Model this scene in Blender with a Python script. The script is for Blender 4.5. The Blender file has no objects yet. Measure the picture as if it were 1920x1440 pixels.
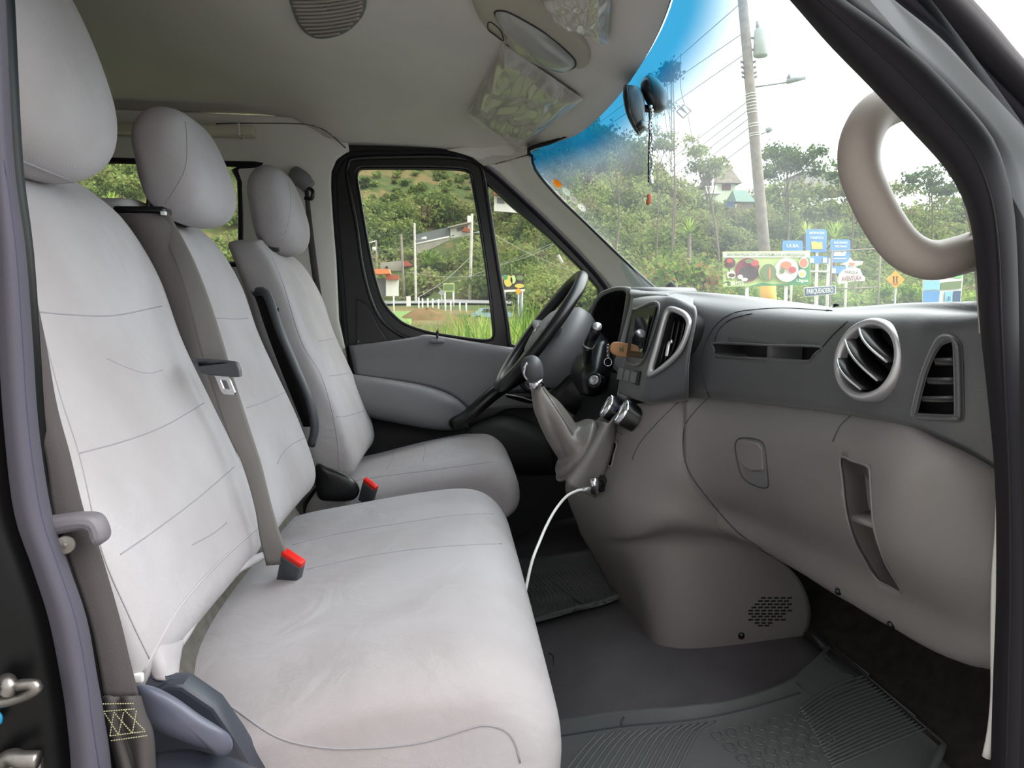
import bpy, bmesh, math, random
from mathutils import Vector, Matrix
from mathutils.bvhtree import BVHTree
random.seed(7)
sc = bpy.context.scene
C = sc.collection
# ---------------------------------------------------------------- camera
F_PX = 1400.0
CAM = Vector((0, 0, 1.53))
PITCH = math.atan(130/1400.0)
YAW = math.atan(110/1400.0*math.cos(PITCH))
cd = bpy.data.cameras.new('camera'); cam = bpy.data.objects.new('camera', cd); C.objects.link(cam)
cd.sensor_width = 36.0; cd.lens = 36.0*F_PX/1920.0; cd.clip_start = 0.02; cd.clip_end = 2000
cam.location = CAM; cam.rotation_euler = (math.pi/2-PITCH, 0, -YAW)
sc.camera = cam
FWD = Vector((math.sin(YAW)*math.cos(PITCH), math.cos(YAW)*math.cos(PITCH), -math.sin(PITCH)))
RGT = Vector((math.cos(YAW), -math.sin(YAW), 0))
UPV = RGT.cross(FWD)
# ---------------------------------------------------------------- light
w = bpy.data.worlds.new('sky'); sc.world = w; w.use_nodes = True
wn = w.node_tree.nodes; wl = w.node_tree.links
bg = wn['Background']
tc = wn.new('ShaderNodeTexCoord'); sp = wn.new('ShaderNodeSeparateXYZ'); wr = wn.new('ShaderNodeValToRGB')
wl.new(tc.outputs['Generated'], sp.inputs[0]); wl.new(sp.outputs['Z'], wr.inputs[0]); wl.new(wr.outputs[0], bg.inputs[0])
wr.color_ramp.elements[0].position = 0.0; wr.color_ramp.elements[0].color = (0.86, 0.87, 0.85, 1)
wr.color_ramp.elements[1].position = 0.5; wr.color_ramp.elements[1].color = (1.0, 0.985, 0.97, 1)
bg.inputs[1].default_value = 2.0
# the cloud is brightest behind the open door
mr0 = wn.new('ShaderNodeMapRange'); mr0.interpolation_type = 'SMOOTHSTEP'; wl.new(sp.outputs['Y'], mr0.inputs[0]); mr0.inputs[1].default_value = .15; mr0.inputs[2].default_value = -.8; mr0.inputs[3].default_value = 1.9; mr0.inputs[4].default_value = 1.45
# and the veiled sun stands high ahead of the van
vd = wn.new('ShaderNodeVectorMath'); vd.operation = 'DOT_PRODUCT'; wl.new(tc.outputs['Generated'], vd.inputs[0]); vd.inputs[1].default_value = Vector((.74, .05, .67)).normalized()
mr1 = wn.new('ShaderNodeMapRange'); mr1.interpolation_type = 'SMOOTHSTEP'; wl.new(vd.outputs['Value'], mr1.inputs[0]); mr1.inputs[1].default_value = .45; mr1.inputs[2].default_value = .97; mr1.inputs[3].default_value = 0; mr1.inputs[4].default_value = 6.0
ad0 = wn.new('ShaderNodeMath'); ad0.operation = 'ADD'; wl.new(mr0.outputs[0], ad0.inputs[0]); wl.new(mr1.outputs[0], ad0.inputs[1]); wl.new(ad0.outputs[0], bg.inputs[1])
sd = bpy.data.lights.new('sun', 'SUN'); sun = bpy.data.objects.new('sun', sd); C.objects.link(sun)
sd.energy = .35; sd.angle = math.radians(50); sd.color = (1, 0.985, 0.97)
sun.rotation_euler = Vector((.50, -.55, .67)).to_track_quat('Z', 'Y').to_euler()     # bright cloud low in front of the open door
sun.location = (3, -4, 4)
sc.view_settings.view_transform = 'Standard'; sc.view_settings.look = 'None'
sc.view_settings.exposure = 0.0; sc.view_settings.gamma = 1.0; sc.view_settings.use_curve_mapping = False
try:
    sc.cycles.max_bounces = 10; sc.cycles.diffuse_bounces = 5; sc.cycles.transparent_max_bounces = 16
    sc.cycles.use_denoising = True; sc.cycles.sample_clamp_indirect = 6
except Exception: pass
# ---------------------------------------------------------------- helpers
def ray(px, py):
    return FWD + RGT*((px-960)/F_PX) + UPV*((720-py)/F_PX)
def P(px, py, Y):
    d = ray(px, py); return CAM + d*(Y/d.y)
def PX(px, py, X):
    d = ray(px, py); return CAM + d*(X/d.x)
def PZ(px, py, z):                      # z relative to the camera
    d = ray(px, py); return CAM + d*(z/d.z)
def W(x, y, z): return Vector((x, y, z+1.53))      # z given relative to eye level
def lin(c):
    return tuple(((v/255)/12.92 if v/255 <= .04045 else ((v/255+.055)/1.055)**2.4) for v in c)
WL = {}
def wloc(o): return WL.get(o.name, Vector((0, 0, 0))) if o else Vector((0, 0, 0))
def tag(o, label=None, cat=None, group=None, kind=None):
    if label: o['label'] = label
    if cat: o['category'] = cat
    if group: o['group'] = group
    if kind: o['kind'] = kind
    return o
def thing(name, label, cat, loc, group=None):
    o = bpy.data.objects.new(name, None); o.empty_display_size = .1; C.objects.link(o)
    o.location = loc; WL[o.name] = Vector(loc); tag(o, label, cat, group); return o
def mesh(name, verts, faces, mat=None, parent=None, smooth=True):
    off = wloc(parent)
    me = bpy.data.meshes.new(name)
    me.from_pydata([tuple(Vector(v)-off) for v in verts], [], faces)
    bm = bmesh.new(); bm.from_mesh(me); bmesh.ops.recalc_face_normals(bm, faces=bm.faces); bm.to_mesh(me); bm.free()
    if smooth:
        for p in me.polygons: p.use_smooth = True
    o = bpy.data.objects.new(name, me); C.objects.link(o)
    if mat: me.materials.append(mat)
    if parent: o.parent = parent
    WL[o.name] = off
    return o
def bake(o, *mods):
    for t, kw in mods:
        m = o.modifiers.new(t, t)
        for k, v in kw.items(): setattr(m, k, v)
    dg = bpy.context.evaluated_depsgraph_get(); dg.update()
    me = bpy.data.meshes.new_from_object(o.evaluated_get(dg))
    o.modifiers.clear(); o.data = me
    return o
def SUB(n=1): return ('SUBSURF', dict(levels=n, render_levels=n))
def SOL(t, off=0): return ('SOLIDIFY', dict(thickness=t, offset=off))
def BEV(wd, s=2, ang=.6): return ('BEVEL', dict(width=wd, segments=s, limit_method='ANGLE', angle_limit=ang))
def autosmooth(o, ang=.7):
    me = o.data
    bm = bmesh.new(); bm.from_mesh(me)
    for e in bm.edges:
        if len(e.link_faces) == 2 and e.calc_face_angle(0) > ang: e.smooth = False
    bm.to_mesh(me); bm.free(); return o
def cr(pts, n, closed=False):
    """Catmull-Rom resampling, evenly by length"""
    pts = [Vector(p) for p in pts]; m = len(pts)
    if m == 2 and not closed: return [pts[0].lerp(pts[1], i/(n-1)) for i in range(n)]
    out = []; segs = m if closed else m-1
    for i in range(segs):
        if closed: a, b, c, d = pts[(i-1) % m], pts[i], pts[(i+1) % m], pts[(i+2) % m]
        else: a, b, c, d = pts[max(i-1, 0)], pts[i], pts[i+1], pts[min(i+2, m-1)]
        for k in range(12):
            t = k/12
            out.append(.5*((2*b)+(c-a)*t+(2*a-5*b+4*c-d)*t*t+(3*b-a-3*c+d)*t**3))
    if not closed: out.append(pts[-1])
    else: out.append(out[0].copy())
    L = [0]
    for i in range(1, len(out)): L.append(L[-1]+(out[i]-out[i-1]).length)
    tot = L[-1]; res = []; j = 0
    for i in range(n):
        s = tot*i/(n if closed else n-1)
        while j < len(L)-2 and L[j+1] < s: j += 1
        sg = L[j+1]-L[j]
        res.append(out[j].lerp(out[j+1], 0 if sg < 1e-12 else min(1, max(0, (s-L[j])/sg))))
    return res
def grid(name, rows, mat, parent=None, cu=False, cv=False, cap=False, solid=0, sub=0, soff=0, sharp=None):
    """rows: lists of points; cu closes each row, cv closes the stack; cap fills first and last row"""
    n = len(rows[0]); m = len(rows); V = [p for r in rows for p in r]; Fc = []
    for i in range(m if cv else m-1):
        for j in range(n if cu else n-1):
            a = i*n+j; b = i*n+(j+1) % n; c = ((i+1) % m)*n+(j+1) % n; d = ((i+1) % m)*n+j
            Fc.append((a, b, c, d))
    if cap:
        Fc.append(tuple(range(n))[::-1]); Fc.append(tuple((m-1)*n+k for k in range(n)))
    o = mesh(name, V, Fc, mat, parent)
    mods = []
    if solid: mods.append(SOL(solid, soff))
    if sub: mods.append(SUB(sub))
    if mods: bake(o, *mods)
    if sharp: autosmooth(o, sharp)
    return o
def surf(name, rails, mat, parent=None, nu=40, nv=5, solid=.004, soff=0, sharp=None):
    R = [cr(r, nu) for r in rails]
    cols = [cr([R[k][i] for k in range(len(R))], (len(R)-1)*nv+1) if len(R) > 2 else cr([R[0][i], R[1][i]], nv+1) for i in range(nu)]
    rows = [[cols[i][k] for i in range(nu)] for k in range(len(cols[0]))]
    return grid(name, rows, mat, parent, solid=solid, soff=soff, sharp=sharp)
def tube(name, pts, r, mat, parent=None, seg=10, closed=False, n=None, flat=1.0, smooth_path=True):
    if smooth_path: pts = cr(pts, n or max(8, len(pts)*5), closed)
    else: pts = [Vector(p) for p in pts]
    N = len(pts); rows = []
    rr = r if callable(r) else (lambda t: r)
    up = None
    for i, p in enumerate(pts):
        if closed: t = pts[(i+1) % N]-pts[(i-1) % N]
        else: t = pts[min(i+1, N-1)]-pts[max(i-1, 0)]
        t.normalize()
        if up is None:
            up = Vector((0, 0, 1)) if abs(t.z) < .9 else Vector((1, 0, 0))
        up = (up-t*up.dot(t)).normalized(); s = t.cross(up)
        q = rr(i/(N-1))
        rows.append([p+up*(q*math.cos(a))+s*(q*flat*math.sin(a)) for a in [2*math.pi*k/seg for k in range(seg)]])
    return grid(name, rows, mat, parent, cu=True, cv=closed, cap=not closed)
def join(name, objs, mat=None, parent=None):
    V = []; Fc = []; mats = []; mi = []
    for o in objs:
        b = len(V); off = wloc(o); V += [v.co+off for v in o.data.vertices]
        m = o.data.materials[0] if o.data.materials else None
        if m not in mats: mats.append(m)
        for p in o.data.polygons:
            Fc.append(tuple(b+i for i in p.vertices)); mi.append((mats.index(m), p.use_smooth))
    for o in objs: bpy.data.objects.remove(o)
    off = wloc(parent); me = bpy.data.meshes.new(name); me.from_pydata([tuple(v-off) for v in V], [], Fc)
    for m in ([mat] if mat else mats): me.materials.append(m)
    for p, (k, s) in zip(me.polygons, mi):
        p.use_smooth = s
        if not mat: p.material_index = k
    o = bpy.data.objects.new(name, me); C.objects.link(o); o.parent = parent; WL[o.name] = off
    return o
def box(name, c, s, mat, parent=None, rot=None, bev=0, seg=2):
    c = Vector(c); V = []
    for i in (-1, 1):
        for j in (-1, 1):
            for k in (-1, 1):
                v = Vector((i*s[0]/2, j*s[1]/2, k*s[2]/2))
                if rot: v = rot @ v
                V.append(c+v)
    Fc = [(0, 1, 3, 2), (4, 6, 7, 5), (0, 4, 5, 1), (2, 3, 7, 6), (0, 2, 6, 4), (1, 5, 7, 3)]
    o = mesh(name, V, Fc, mat, parent, smooth=False)
    if bev:
        bake(o, BEV(bev, seg))
        for p in o.data.polygons: p.use_smooth = True
        autosmooth(o, .9)
    return o
def panel(name, outlines, thick, mat, parent=None, bev=0, origin=None, ax=None, ay=None, res=8, n=0):
    """outlines: lists of 3-D points lying near a plane (first = outer, others = holes). Filled, thickened slab."""
    pts0 = [Vector(p) for p in outlines[0]]
    o0 = origin or sum(pts0, Vector())/len(pts0)
    if ax is None:
        nrm = Vector()
        for i in range(len(pts0)):
            a = pts0[i]-o0; b = pts0[(i+1) % len(pts0)]-o0; nrm += a.cross(b)
        nrm.normalize()
        ax = (pts0[1]-pts0[0]).normalized(); ax = (ax-nrm*ax.dot(nrm)).normalized(); ay = nrm.cross(ax)
    nrm = ax.cross(ay)
    cu = bpy.data.curves.new(name, 'CURVE'); cu.dimensions = '2D'; cu.fill_mode = 'BOTH'; cu.extrude = max(thick/2-bev, 0); cu.bevel_depth = bev; cu.bevel_resolution = 2; cu.offset = -bev
    for ol in outlines:
        q = [Vector(p)-o0 for p in ol]
        s = cu.splines.new('POLY'); s.points.add(len(q)-1); s.use_cyclic_u = True
        for k, v in enumerate(q): s.points[k].co = (v.dot(ax), v.dot(ay), 0, 1)
    to = bpy.data.objects.new(name, cu); C.objects.link(to)
    dg = bpy.context.evaluated_depsgraph_get(); dg.update()
    me = bpy.data.meshes.new_from_object(to.evaluated_get(dg))
    bpy.data.objects.remove(to)
    V = [o0+ax*v.co.x+ay*v.co.y+nrm*v.co.z for v in me.vertices]
    Fc = [tuple(p.vertices) for p in me.polygons]
    bpy.data.meshes.remove(me)
    o = mesh(name, V, Fc, mat, parent, smooth=True)
    autosmooth(o, .5)
    return o
def ringband(name, A, B, mat, parent=None, n=90, bulge=None, sub=0, thick=.006):
    """band between closed outline A and closed outline B"""
    a = cr(A, n, True); b = cr(B, n, True)
    rows = [a]
    if bulge is not None:
        for t in (.25, .5, .75):
            rows.append([a[i].lerp(b[i], t)+bulge*math.sin(math.pi*t) for i in range(n)])
    rows.append(b)
    return grid(name, rows, mat, parent, cu=True, solid=thick)
BV = {}
def bvh(objs):
    key = tuple(o.name for o in objs)
    if key not in BV:
        V = []; Fc = []
        for o in objs:
            b = len(V); off = wloc(o); V += [v.co+off for v in o.data.vertices]
            Fc += [tuple(b+i for i in p.vertices) for p in o.data.polygons]
        BV[key] = BVHTree.FromPolygons(V, Fc)
    return BV[key]
def hit(px, py, *objs, lift=0.0):
    d = ray(px, py).normalized()
    loc, nrm, idx, dist = bvh(objs).ray_cast(CAM, d)
    if loc is None:
        loc, nrm, idx, dist = bvh(objs).find_nearest(P(px, py, 1.5)); loc = loc.copy()
        if nrm.dot(d) > 0: nrm = -nrm
        return loc+nrm*lift
    if nrm.dot(d) > 0: nrm = -nrm
    return loc+nrm*lift
def seam(pts, objs, mat, parent, r=.0009, name='seam', n=None, lift=0.0):
    """a stitched line or panel gap following the surface"""
    q = cr([Vector((a, b, 0)) for a, b in pts], n or max(10, int(sum(math.dist(pts[i], pts[i+1]) for i in range(len(pts)-1))/14)))
    h = []
    d0 = None
    for v in q:
        d = ray(v.x, v.y).normalized(); loc, nrm, idx, dist = bvh(objs).ray_cast(CAM, d)
        if loc is None: continue
        if nrm.dot(d) > 0: nrm = -nrm
        h.append(loc+nrm*lift)
    if len(h) < 3: return None
    return tube(name, h, r, mat, parent, seg=6, smooth_path=False)
def pocket(name, pts, host, depth, dirv, m, par, n=60, front=.02, liner=True, taper=.0):
    """cut a real recess with outline pts (world points on host) and line it"""
    dirv = Vector(dirv).normalized(); q = cr(pts, n, True); c = sum(q, Vector())/n
    A = [p-dirv*front for p in q]; B = [p+(c-p)*taper+dirv*depth for p in q]
    ca = c-dirv*front; cb = c+dirv*depth
    V = A+B+[ca, cb]; Fc = []
    for i in range(n):
        j = (i+1) % n; Fc += [(i, j, n+j, n+i), (j, i, 2*n), (n+i, n+j, 2*n+1)]
    ct = mesh('cutter', V, Fc, None, None, smooth=False)
    m_ = host.modifiers.new('b', 'BOOLEAN'); m_.operation = 'DIFFERENCE'; m_.object = ct; m_.solver = 'EXACT'
    off = wloc(host); ct.location = -Vector((0, 0, 0))
    bpy.context.view_layer.update()
    dg = bpy.context.evaluated_depsgraph_get(); dg.update()
    me = bpy.data.meshes.new_from_object(host.evaluated_get(dg)); host.modifiers.clear()
    if len(me.polygons) > 50: host.data = me
    bpy.data.objects.remove(ct)
    if liner:
        rows = [q, [p.lerp(b, .5) for p, b in zip(q, B)], B, [cb+(b-cb)*.5 for b in B], [cb+(b-cb)*.01 for b in B]]
        return grid(name, rows, m, par, cu=True, sharp=.8)
# ---------------------------------------------------------------- materials
def mat(name, col, rough=.6, metal=0, spec=.5, noise=0, nscale=8, bump=0, bscale=300, col2=None, detail=4, coat=0, weave=0, bdist=.001, sheen=0, fold=0):
    m = bpy.data.materials.new(name); m.use_nodes = True; nt = m.node_tree; N = nt.nodes; L = nt.links
    b = N['Principled BSDF']; c = lin(col) if max(col) > 1.0 else col
    b.inputs['Base Color'].default_value = (*c, 1); b.inputs['Roughness'].default_value = rough
    b.inputs['Metallic'].default_value = metal; b.inputs['Specular IOR Level'].default_value = spec
    if sheen: b.inputs['Sheen Weight'].default_value = sheen; b.inputs['Sheen Roughness'].default_value = .5
    if coat: b.inputs['Coat Weight'].default_value = coat; b.inputs['Coat Roughness'].default_value = .4 if sheen else .05
    g = N.new('ShaderNodeNewGeometry')
    if noise or col2:
        n = N.new('ShaderNodeTexNoise'); n.inputs['Scale'].default_value = nscale; n.inputs['Detail'].default_value = detail
        L.new(g.outputs['Position'], n.inputs['Vector'])
        r = N.new('ShaderNodeValToRGB'); L.new(n.outputs[0], r.inputs[0]); L.new(r.outputs[0], b.inputs['Base Color'])
        c2 = lin(col2) if col2 else tuple(v*(1-noise) for v in c)
        r.color_ramp.elements[0].position = .35; r.color_ramp.elements[0].color = (*c2, 1)
        r.color_ramp.elements[1].position = .65; r.color_ramp.elements[1].color = (*c, 1)
    if bump:
        t = N.new('ShaderNodeTexNoise'); t.inputs['Scale'].default_value = bscale; t.inputs['Detail'].default_value = 2
        L.new(g.outputs['Position'], t.inputs['Vector'])
        bu = N.new('ShaderNodeBump'); bu.inputs['Strength'].default_value = bump; bu.inputs['Distance'].default_value = bdist
        L.new(t.outputs[0], bu.inputs['Height']); L.new(bu.outputs[0], b.inputs['Normal'])
        if weave:
            wv = N.new('ShaderNodeTexWave'); wv.inputs['Scale'].default_value = weave; wv.bands_direction = 'DIAGONAL'
            L.new(g.outputs['Position'], wv.inputs['Vector'])
            b2 = N.new('ShaderNodeBump'); b2.inputs['Strength'].default_value = .3; b2.inputs['Distance'].default_value = bdist
            L.new(wv.outputs[0], b2.inputs['Height']); L.new(bu.outputs[0], b2.inputs['Normal']); L.new(b2.outputs[0], b.inputs['Normal'])
            if fold:
                tf = N.new('ShaderNodeTexNoise'); tf.inputs['Scale'].default_value = 9; tf.inputs['Detail'].default_value = 3; tf.inputs['Distortion'].default_value = 1.2; L.new(g.outputs['Position'], tf.inputs['Vector'])
                b3 = N.new('ShaderNodeBump'); b3.inputs['Strength'].default_value = fold; b3.inputs['Distance'].default_value = .02; L.new(tf.outputs[0], b3.inputs['Height']); L.new(b3.outputs[0], bu.inputs['Normal'])
    return m
M = {}
M['fabric'] = mat('seat_fabric', (181, 177, 180), .92, spec=.15, col2=(167, 161, 162), nscale=4, fold=.22, bump=.5, bscale=900, weave=420, bdist=.0008)
M['stitch'] = mat('stitching', (150, 147, 152), .9)
M['gapline'] = mat('gap_line', (84, 82, 80), .9)
M['piping'] = mat('side_fabric', (150, 143, 148), .95, spec=.1, bump=.5, bscale=900, weave=420, bdist=.0008)
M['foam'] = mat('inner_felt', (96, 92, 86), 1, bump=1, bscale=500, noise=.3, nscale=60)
M['dash'] = mat('dark_dash_plastic', (50, 51, 55), .45, spec=.9, sheen=.3, coat=.4, bump=.55, bscale=700, bdist=.0006)
M['grey'] = mat('grey_trim_plastic', (122, 118, 116), .55, spec=.4, bump=.4, bscale=700, bdist=.0005)
M['lgrey'] = mat('light_pillar_plastic', (218, 215, 208), .6, spec=.3, bump=.2, bscale=700, bdist=.0004)
M['headliner'] = mat('headliner_cloth', (206, 201, 194), .95, spec=.1, bump=.4, bscale=900, noise=.08, nscale=2.5, bdist=.0006)
M['black'] = mat('black_plastic', (20, 20, 22), .28, spec=.5)
M['rubber'] = mat('black_rubber', (34, 32, 36), .8, spec=.2)
M['frameblk'] = mat('frame_black', (20, 20, 23), .6, spec=.3)
M['seal'] = mat('flocked_seal', (80, 78, 88), .85, bump=.5, bscale=900, spec=.2, bdist=.0005)
M['paint'] = mat('black_car_paint', (10, 10, 12), .35, spec=.25)
M['doorgrey'] = mat('door_trim_grey', (112, 112, 114), .5, spec=.4, bump=.3, bscale=600, bdist=.0005)
M['doordark'] = mat('door_trim_dark', (52, 52, 53), .6, spec=.3, bump=.3, bscale=600, bdist=.0005)
M['silver'] = mat('silver_paint', (188, 188, 190), .32, metal=.6)
M['chrome'] = mat('chrome', (225, 225, 228), .12, metal=1)
M['steel'] = mat('dull_steel', (150, 146, 142), .35, metal=.9, noise=.4, nscale=60)
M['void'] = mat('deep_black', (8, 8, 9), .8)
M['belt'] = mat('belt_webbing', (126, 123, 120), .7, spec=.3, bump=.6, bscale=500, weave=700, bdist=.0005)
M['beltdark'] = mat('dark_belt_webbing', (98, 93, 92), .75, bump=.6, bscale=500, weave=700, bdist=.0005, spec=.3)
M['beltnear'] = mat('shaded_belt_webbing', (74, 69, 69), .75, bump=.6, bscale=500, weave=700, bdist=.0005, spec=.3)  # dark webbing again, darkened in colour because less light reaches this belt
M['buckle'] = mat('buckle_plastic', (70, 72, 76), .4)
M['lever'] = mat('blue_grey_plastic', (88, 91, 106), .38, spec=.5)
M['leverd'] = mat('dark_blue_plastic', (52, 56, 66), .4, spec=.5)
M['red'] = mat('red_plastic', (225, 40, 32), .35)
M['leather'] = mat('grey_leatherette', (108, 103, 98), .32, spec=.55, bump=.4, bscale=500, bdist=.0005)
M['knob'] = mat('knob_leather', (70, 70, 73), .5, bump=.4, bscale=400, bdist=.0005)
M['rim'] = mat('wheel_leather', (26, 26, 28), .33, spec=.5, bump=.4, bscale=600, bdist=.0004)
M['hub'] = mat('wheel_hub_plastic', (118, 119, 122), .5, bump=.3, bscale=600, bdist=.0004)
M['vinyl'] = mat('vinyl_floor', (96, 93, 97), .5, spec=.35, bump=.9, bscale=420, noise=.22, nscale=9, bdist=.0012)
M['matrub'] = mat('grey_rubber_mat', (94, 97, 97), .6, spec=.35, bump=.4, bscale=300, noise=.06, nscale=9)
M['matdk'] = mat('mat_groove', (62, 66, 70), .7)
M['carpet'] = mat('dark_carpet', (52, 49, 47), 1, bump=1, bscale=260, noise=.3, nscale=40, spec=.1)
M['white'] = mat('white_plastic', (225, 226, 224), .4)
M['wood'] = mat('light_wood', (190, 140, 96), .5, noise=.15, nscale=60)
M['orange'] = mat('orange_paint', (236, 128, 24), .5)
# ================================================================ VAN SHELL (setting)
def S(o): o['kind'] = 'structure'; return o
def pl(lst, Y): return [P(a, b, Y) for a, b in lst]
def fz(X, Y):                           # cab floor height, relative to eye level
    z = -.78
    t = min(max((X-.02)/.40, 0), 1); z += .115*t*t*(3-2*t)
    t = min(max((X-.72)/.35, 0), 1); z += .30*t*t
    return z
rows = [[W(-3+3.74*i/60, .60+1.80*j/30, fz(-3+3.74*i/60, 0)+.006*math.sin(9*(-3+3.74*i/60)+j*.7)*math.sin(j*.55)*(1 if i > 38 else 0)) for i in range(61)] for j in range(31)]
floor = S(grid('floor', rows, M['vinyl'], solid=.01, soff=0))
# firewall, rear wall
S(surf('floor_footwell', [[W(.72, .60, -.66), W(.72, 1.2, -.66), W(.72, 1.8, -.66), W(.72, 2.4, -.66)], [W(.80, .60, -.62), W(.80, 1.2, -.62), W(.80, 1.8, -.62), W(.80, 2.4, -.62)], [W(.98, .60, -.40), W(.98, 1.2, -.40), W(.98, 1.8, -.40), W(.98, 2.4, -.40)], [W(1.10, .60, -.1), W(1.10, 1.2, -.1), W(1.10, 1.8, -.1), W(1.10, 2.4, -.1)]], M['carpet'], nu=20, nv=4, solid=.01))
S(panel('wall_front', [[W(1.12, .55, -.9), W(1.12, 2.45, -.9), W(1.12, 2.45, -.06), W(1.12, .55, -.06)]], .01, M['carpet']))
S(panel('wall_back', [[W(-3, .6, -.85), W(-3, 2.45, -.85), W(-3, 2.45, .66), W(-3, .6, .66)]], .02, M['lgrey']))
# right-hand (near) wall behind the door opening, with a rear side window
near = [W(-3, .63, -.9), W(-.50, .63, -.9), W(-.52, .63, -.3), W(-.58, .63, .2), W(-.52, .66, .50), W(.3, .70, .50), W(.3, .70, .60), W(-3, .63, .66)]
hole = [W(-2.6, .63, .05), W(-1.0, .63, .05), W(-1.0, .63, .45), W(-2.6, .63, .45)]
S(panel('wall_right', [near, hole], .02, M['lgrey'], ax=Vector((1, 0, 0)), ay=Vector((0, 0, 1)), origin=W(-1, .63, 0)))
# left-hand (far) wall: trim with rear window and door opening
wl_o = [W(-3, 2.4, -.85)] + pl([(700, 1050), (668, 800), (650, 660), (636, 600), (631, 487), (625, 415), (621, 352), (622, 322), (631, 301), (645, 290)], 2.40) + pl([(655, 284), (652, 262), (640, 240), (600, 222)], 2.40)+[W(-3, 2.4, .66)]
rw = pl([(-560, 305), (425, 305), (440, 312), (451, 330), (455, 355), (455, 475), (440, 500), (-560, 540)], 2.40)
S(panel('wall_left', [wl_o, rw], .02, M['lgrey'], ax=Vector((1, 0, 0)), ay=Vector((0, 0, 1)), origin=W(-1, 2.4, 0), bev=.006))
win3 = thing('window_3', None, None, P(300, 500, 2.41)); S(win3)
ringo = [p+Vector((0, -.004, 0)) for p in rw]
cxy = sum(ringo, Vector())/len(ringo)
ringi = pl([(-548, 313), (423, 313), (435, 318), (445, 333), (449, 357), (449, 472), (436, 492), (-548, 532)], 2.402)
ringband('window_frame', [p+Vector((0, -.012, 0)) for p in rw], [p+Vector((0, -.012, 0)) for p in ringi], M['rubber'], win3, n=120, bulge=Vector((0, -.006, 0)))
def glassmat(name, tint=(1, 1, 1), haze=0.0, band=None, gl=.05):
    m = bpy.data.materials.new(name); m.use_nodes = True; N = m.node_tree.nodes; L = m.node_tree.links
    N.remove(N['Principled BSDF']); out = N['Material Output']
    tr = N.new('ShaderNodeBsdfTransparent'); tr.inputs[0].default_value = (*tint, 1)
    gs = N.new('ShaderNodeBsdfGlossy'); gs.inputs['Roughness'].default_value = .02
    mx = N.new('ShaderNodeMixShader'); L.new(tr.outputs[0], mx.inputs[1]); L.new(gs.outputs[0], mx.inputs[2]); mx.inputs[0].default_value = gl
    g = N.new('ShaderNodeNewGeometry'); last = mx
    if haze:
        tl = N.new('ShaderNodeBsdfTranslucent'); tl.inputs[0].default_value = (.86, .93, 1, 1)
        n = N.new('ShaderNodeTexNoise'); n.inputs['Scale'].default_value = 1.6; n.inputs['Detail'].default_value = 5; n.inputs['Roughness'].default_value = .6
        L.new(g.outputs['Position'], n.inputs['Vector'])
        mr = N.new('ShaderNodeMapRange'); L.new(n.outputs[0], mr.inputs[0])
        mr.inputs[1].default_value = .35; mr.inputs[2].default_value = .7; mr.inputs[3].default_value = haze*.4; mr.inputs[4].default_value = haze
        hz = N.new('ShaderNodeMath'); hz.operation = 'MULTIPLY'; hz.inputs[1].default_value = 1; L.new(mr.outputs[0], hz.inputs[0]); m2 = N.new('ShaderNodeMixShader'); L.new(hz.outputs[0], m2.inputs[0]); L.new(mx.outputs[0], m2.inputs[1]); L.new(tl.outputs[0], m2.inputs[2]); last = m2
    if band:                                            # blue sunshade band dyed into the top of the glass
        s = N.new('ShaderNodeSeparateXYZ'); L.new(g.outputs['Position'], s.inputs[0])
        mr = N.new('ShaderNodeMapRange'); L.new(s.outputs[2], mr.inputs[0]); mr.interpolation_type = 'SMOOTHSTEP'
        mr.inputs[1].default_value = 1.53+band[0]; mr.inputs[2].default_value = 1.53+band[1]
        mc = N.new('ShaderNodeMixRGB'); L.new(mr.outputs[0], mc.inputs[0]); mc.inputs[1].default_value = (*tint, 1); mc.inputs[2].default_value = (*band[2], 1)
        L.new(mc.outputs[0], tr.inputs[0])
        mt_ = N.new('ShaderNodeMixRGB'); L.new(mr.outputs[0], mt_.inputs[0]); mt_.inputs[1].default_value = (.86, .93, 1, 1); mt_.inputs[2].default_value = (.005, .16, .36, 1); L.new(mt_.outputs[0], tl.inputs[0])
        iv_ = N.new('ShaderNodeMath'); iv_.operation = 'MULTIPLY_ADD'; L.new(mr.outputs[0], iv_.inputs[0]); iv_.inputs[1].default_value = 3.2; iv_.inputs[2].default_value = 1; L.new(iv_.outputs[0], hz.inputs[1])
    L.new(last.outputs[0], out.inputs[0]); return m
M['glass'] = glassmat('side_glass', (.95, .97, .95), haze=.02, gl=.010)
M['wglass'] = glassmat('windshield_glass', (.90, .97, .97), haze=.075, gl=.03, band=(.35, .46, (.035, .20, .31)))
panel('pane', [pl([(-556, 308), (430, 308), (450, 330), (453, 480), (-556, 536)], 2.405)], .004, M['glass'], win3)
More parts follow.
